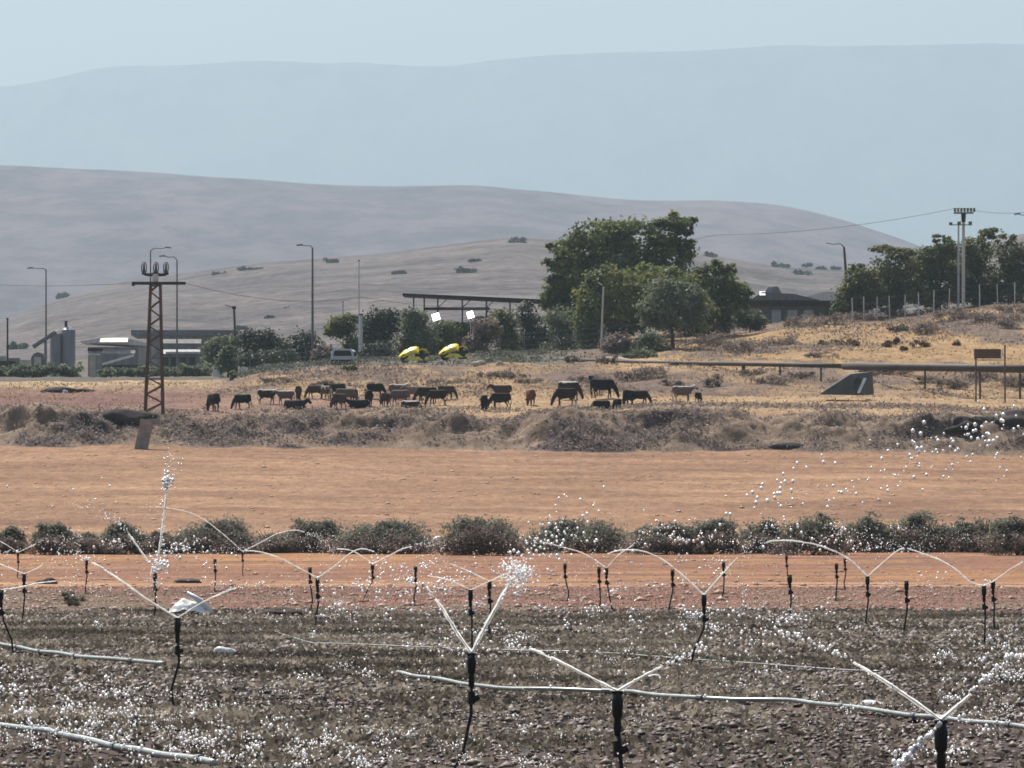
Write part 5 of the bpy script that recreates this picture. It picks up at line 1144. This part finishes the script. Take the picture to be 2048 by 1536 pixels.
for px, py, foot, jets, lab in SPR:
    d = (CAMZ - 1.0) * F / (py - 1052.0); hd = W(px, py, d); s_ = 1 / d * F
    b = Vector((hd.x + foot / s_, d, 0)); t = empty('sprinkler', b, lab, 'sprinkler', GS); q = hd - b
    kz = 1.0 + min(.45, max(0, (d - 60) / 220))      # thicker risers in the farther, older rows
    mb = MB(); midp = Vector((q.x * .9 + .02, 0, q.z * .52)); low = Vector((q.x * .45 + .03 * rng.normal(), .02, q.z * .22))
    mb.tube([(0, 0, -.1), low, midp, Vector((q.x, 0, q.z - .18))], .0135 * kz, 7); mb.build('riser', M['black'], t, True)
    mb = MB(); r = .034 * kz
    mb.tube([(q.x, 0, q.z - .27), (q.x, 0, q.z - .22), (q.x, 0, q.z - .17), (q.x, 0, q.z - .15), (q.x, 0, q.z - .06), (q.x, 0, q.z - .02)], [r * .55, r * .8, r * .6, r * .95, r * 1.1, r * .8], 10); mb.build('sprinkler_body', M['black'], t, True)
    mb = MB(); mb.tube([(q.x, 0, q.z - .025), (q.x, 0, q.z)], [r * .65, r * .3], 8); mb.box((q.x, 0, q.z - .01), (r * 2.0, r * .7, .02)); mb.build('nozzle', M['black'], t)
    mb = MB(); mb.tube([(q.x + .01, 0, q.z - .37), (q.x + .06, 0, q.z - .34)], r * .75, 8); mb.tube([(q.x, 0, q.z - .40), (q.x, 0, q.z - .30)], r * .8, 8); mb.build('coupling', M['black'], t)
    if foot or d < 70:
        mb = MB(); mb.tube([(.0, 0, .02), (-.30 if foot > 0 else .22, .25, .03)], .012 * kz, 6); mb.build('feed_hose', M['black'], t)
    for sol, wf, path, dr in jets:
        pts = [W(px + a, py + c, d) - b for a, c in path]; L_ = len(pts)
        for i, p in enumerate(pts): p.y += dr * .5 * i / L_
        sp = smooth_path(pts, .03 if d < 80 else .05); ns = int(len(sp) * min(1, sol * (.95 if d < 80 else 1.05))); w0 = .0098 * wf * (1 + min(.9, max(0, (d - 45) / 130)))
        if ns > 3:
            mb = MB()
            for st in range(4):
                off = np.cumsum(rng.normal(0, 1, (ns, 3)), 0); off -= np.linspace(0, 1, ns)[:, None] * off[-1] * .4; sc_ = w0 * (.10 if st else .03)
                seg = []
                for i in range(ns):
                    kk = i / ns; seg.append((sp[i] + Vector(off[i]) * sc_ * (.25 + kk), w0 * (.95 if st == 0 else .55) * (1.0 - .25 * kk) * rng.uniform(.6, 1.35)))
                run = []
                for i in range(ns):
                    gap = rng.random() < (.006 if st == 0 else .08) * max(0, i / ns - .30) * (9 if d < 70 else 3)
                    if gap or i == ns - 1:
                        if len(run) > 2: mb.fins([a for a, _ in run], [r_ for _, r_ in run])
                        run = []
                    else: run.append(seg[i])
            mb.build('water_jet', M['jet'], t)
        # the jet breaks up into drops and carries on falling
        dp, rr = [], []
        k0 = int(len(sp) * max(0, sol - .45))
        for i in range(k0, len(sp)):
            kk = (i - k0) / max(1, len(sp) - k0)
            for _ in range(3 if i >= ns else 2):
                if rng.random() < (.9 if i >= ns else .5): dp.append(sp[i] + Vector(rng.normal(0, .006 + (.03 if d < 70 else .05) * kk * kk * (d / 90), 3))); rr.append(w0 * rng.uniform(.35, 1.0) * (1.15 if i >= ns else .6))
        vel = (sp[-1] - sp[max(0, len(sp) - 6)]); vel = vel.normalized() if vel.length else Vector((1, 0, 0))
        for _ in range(int((70 if d < 100 else 34) * wf)):
            u = rng.gamma(1.6, .35); p = sp[-1] + vel * u * 1.1 + Vector((0, 0, -.55 * u * u)) + Vector(rng.normal(0, .05 + .12 * u, 3)); p.y += dr * u * .4
            if (p + b).z > .03: dp.append(p); rr.append(w0 * rng.uniform(.25, .9))
        if dp:
            v, f = drops_mesh(np.array([x[:] for x in dp]), np.array(rr), 1.1); o = np_obj('spray_drops', v, f, M['water'], t, True); o['kind'] = 'stuff'
# splash head at the tip of the central jet and of the tall jet
def splash(px, py, d, wpx, hpx, n, r, name, lab):
    c = W(px, py, d); s_ = d / F
    pts = rng.normal(0, 1, (n, 3)) * np.array([wpx * .4 * s_, .08, hpx * .4 * s_]); rad = rng.gamma(2.5, r * .4, n).clip(r * .3, r * 2.2)
    v, f = drops_mesh(pts, rad); o = np_obj(name, v, f, M['water'], None, True); o.location = c; o['kind'] = 'stuff'
    return o
splash(1036, 1150, 45.5, 44, 46, 420, .006, 'water_splash', '')
splash(336, 966, 122, 12, 22, 90, .02, 'water_splash', '')
splash(325, 1062, 122, 8, 120, 60, .014, 'water_splash', '')
splash(318, 1128, 122, 22, 22, 70, .022, 'water_splash', '')
splash(305, 1162, 122, 34, 34, 60, .014, 'water_splash', '')

# falling drops all over the field
def rect_drops(x0, x1, y0, y1, n, smin, smax, f0=.72, f1=.97, grad=None):
    """n drops seen inside a rectangle of the photograph, in the air above the ground; sizes in pixels"""
    # drifts: loose clusters thinning outwards, no edges
    nc = max(3, n // 5); cx = rng.normal((x0 + x1) / 2, (x1 - x0) * .30, nc); cy = rng.normal((y0 + y1) / 2, (y1 - y0) * .30, nc); wgt = rng.gamma(.8, 1., nc) + .02
    k = rng.choice(nc, n, p=wgt / wgt.sum()); px = cx[k] + rng.normal(0, 13, n); py = np.minimum(cy[k] + rng.normal(0, 5, n), 1560); g = np.where(py > 1075, F * CAMZ / np.maximum(py - 1052, 12), 330.)
    g = np.minimum(g, 330); d = np.maximum(g * rng.uniform(f0, f1, n), 30)
    rx, rz = px - 1024, 768 - py; t_ = d / (F * CP - rz * SP)
    P_ = np.stack([rx * t_, d, CAMZ + (F * SP + rz * CP) * t_], -1); r = np.minimum(smin * rng.uniform(.05, 1, n) ** -.55, smax) * .40 * d / F
    return P_, r
RD = [(-40, 480, 1360, 1520, 1400, 2.2, 11), (-60, 60, 1340, 1450, 160, 3, 12), (300, 640, 1430, 1540, 420, 2.4, 12), (540, 820, 1450, 1550, 320, 2.4, 12), (780, 1050, 1430, 1540, 90, 2.4, 9), (760, 960, 1120, 1200, 170, 2.4, 10), (820, 1050, 1170, 1340, 160, 2.2, 9),
      (1080, 1310, 1195, 1270, 150, 2.4, 10), (1270, 1460, 1040, 1100, 120, 2.2, 8), (1340, 1530, 1200, 1265, 150, 2.4, 10), (1470, 1730, 1205, 1275, 120, 2.4, 9), (1540, 1780, 1040, 1095, 120, 2.2, 8), (1890, 2080, 1270, 1430, 480, 2.4, 12), (1880, 2070, 1400, 1540, 220, 2.4, 12),
      (1770, 1910, 1475, 1545, 70, 3.5, 12), (-100, 2150, 1230, 1550, 1500, 1.6, 8), (-100, 2150, 1090, 1255, 700, 1.6, 8), (-30, 360, 1055, 1130, 130, 2, 8), (1020, 1110, 1490, 1530, 40, 2.5, 9), (990, 1070, 1265, 1325, 60, 2.2, 8), (1370, 1570, 1075, 1185, 110, 2.2, 8), (600, 760, 1215, 1275, 90, 2, 8)]
ps, rs = zip(*[rect_drops(*a) for a in RD])
# the long plume of drops drifting across at the upper right
def plume(p0, p1, n, spread, d0, d1, smin, smax):
    u = rng.random(n); px = p0[0] + (p1[0] - p0[0]) * u + rng.normal(0, spread, n); py = p0[1] + (p1[1] - p0[1]) * u + rng.normal(0, spread * .55, n); d = rng.uniform(d0, d1, n)
    rx, rz = px - 1024, 768 - py; t_ = d / (F * CP - rz * SP); P_ = np.stack([rx * t_, d, CAMZ + (F * SP + rz * CP) * t_], -1); return P_, rng.uniform(smin, smax, n) * .36 * d / F
for a in (((2060, 835), (1400, 1090), 90, 42, 40, 70, 4, 11), ((2050, 850), (1800, 900), 50, 36, 40, 70, 5, 13), ((1660, 920), (1480, 1020), 26, 22, 40, 60, 7, 13), ((2040, 930), (1750, 950), 22, 40, 40, 70, 4, 9), ((60, 960), (240, 1000), 6, 40, 60, 90, 4, 7)):
    P_, r_ = plume(*a); ps += (P_,); rs += (r_,)
v, f = drops_mesh(np.concatenate(ps), np.concatenate(rs), 1.15)
o = np_obj('water_drops', v, f, M['water'], None, True); o['kind'] = 'stuff'
# puddles and wet glints are the drops' own; thin mist streaks of finer drops hang behind the arcs
ms = []
for (x0, x1, y0, y1, n) in ((180, 330, 1070, 1100, 300), (330, 520, 1085, 1110, 300), (510, 700, 1055, 1105, 500), (760, 900, 1065, 1110, 300), (1060, 1300, 1075, 1110, 300), (1480, 1640, 1075, 1110, 350), (1680, 1960, 1060, 1105, 500), (40, 200, 1060, 1110, 250)):
    ms.append(rect_drops(x0, x1, y0, y1, int(n * .4), 1.2, 2.4, .5, .8))
v, f = scatter(OCT_V, OCT_F, np.concatenate([a for a, _ in ms]), np.concatenate([a for _, a in ms])); o = np_obj('fine_spray', v, f, M['water']); o['kind'] = 'stuff'
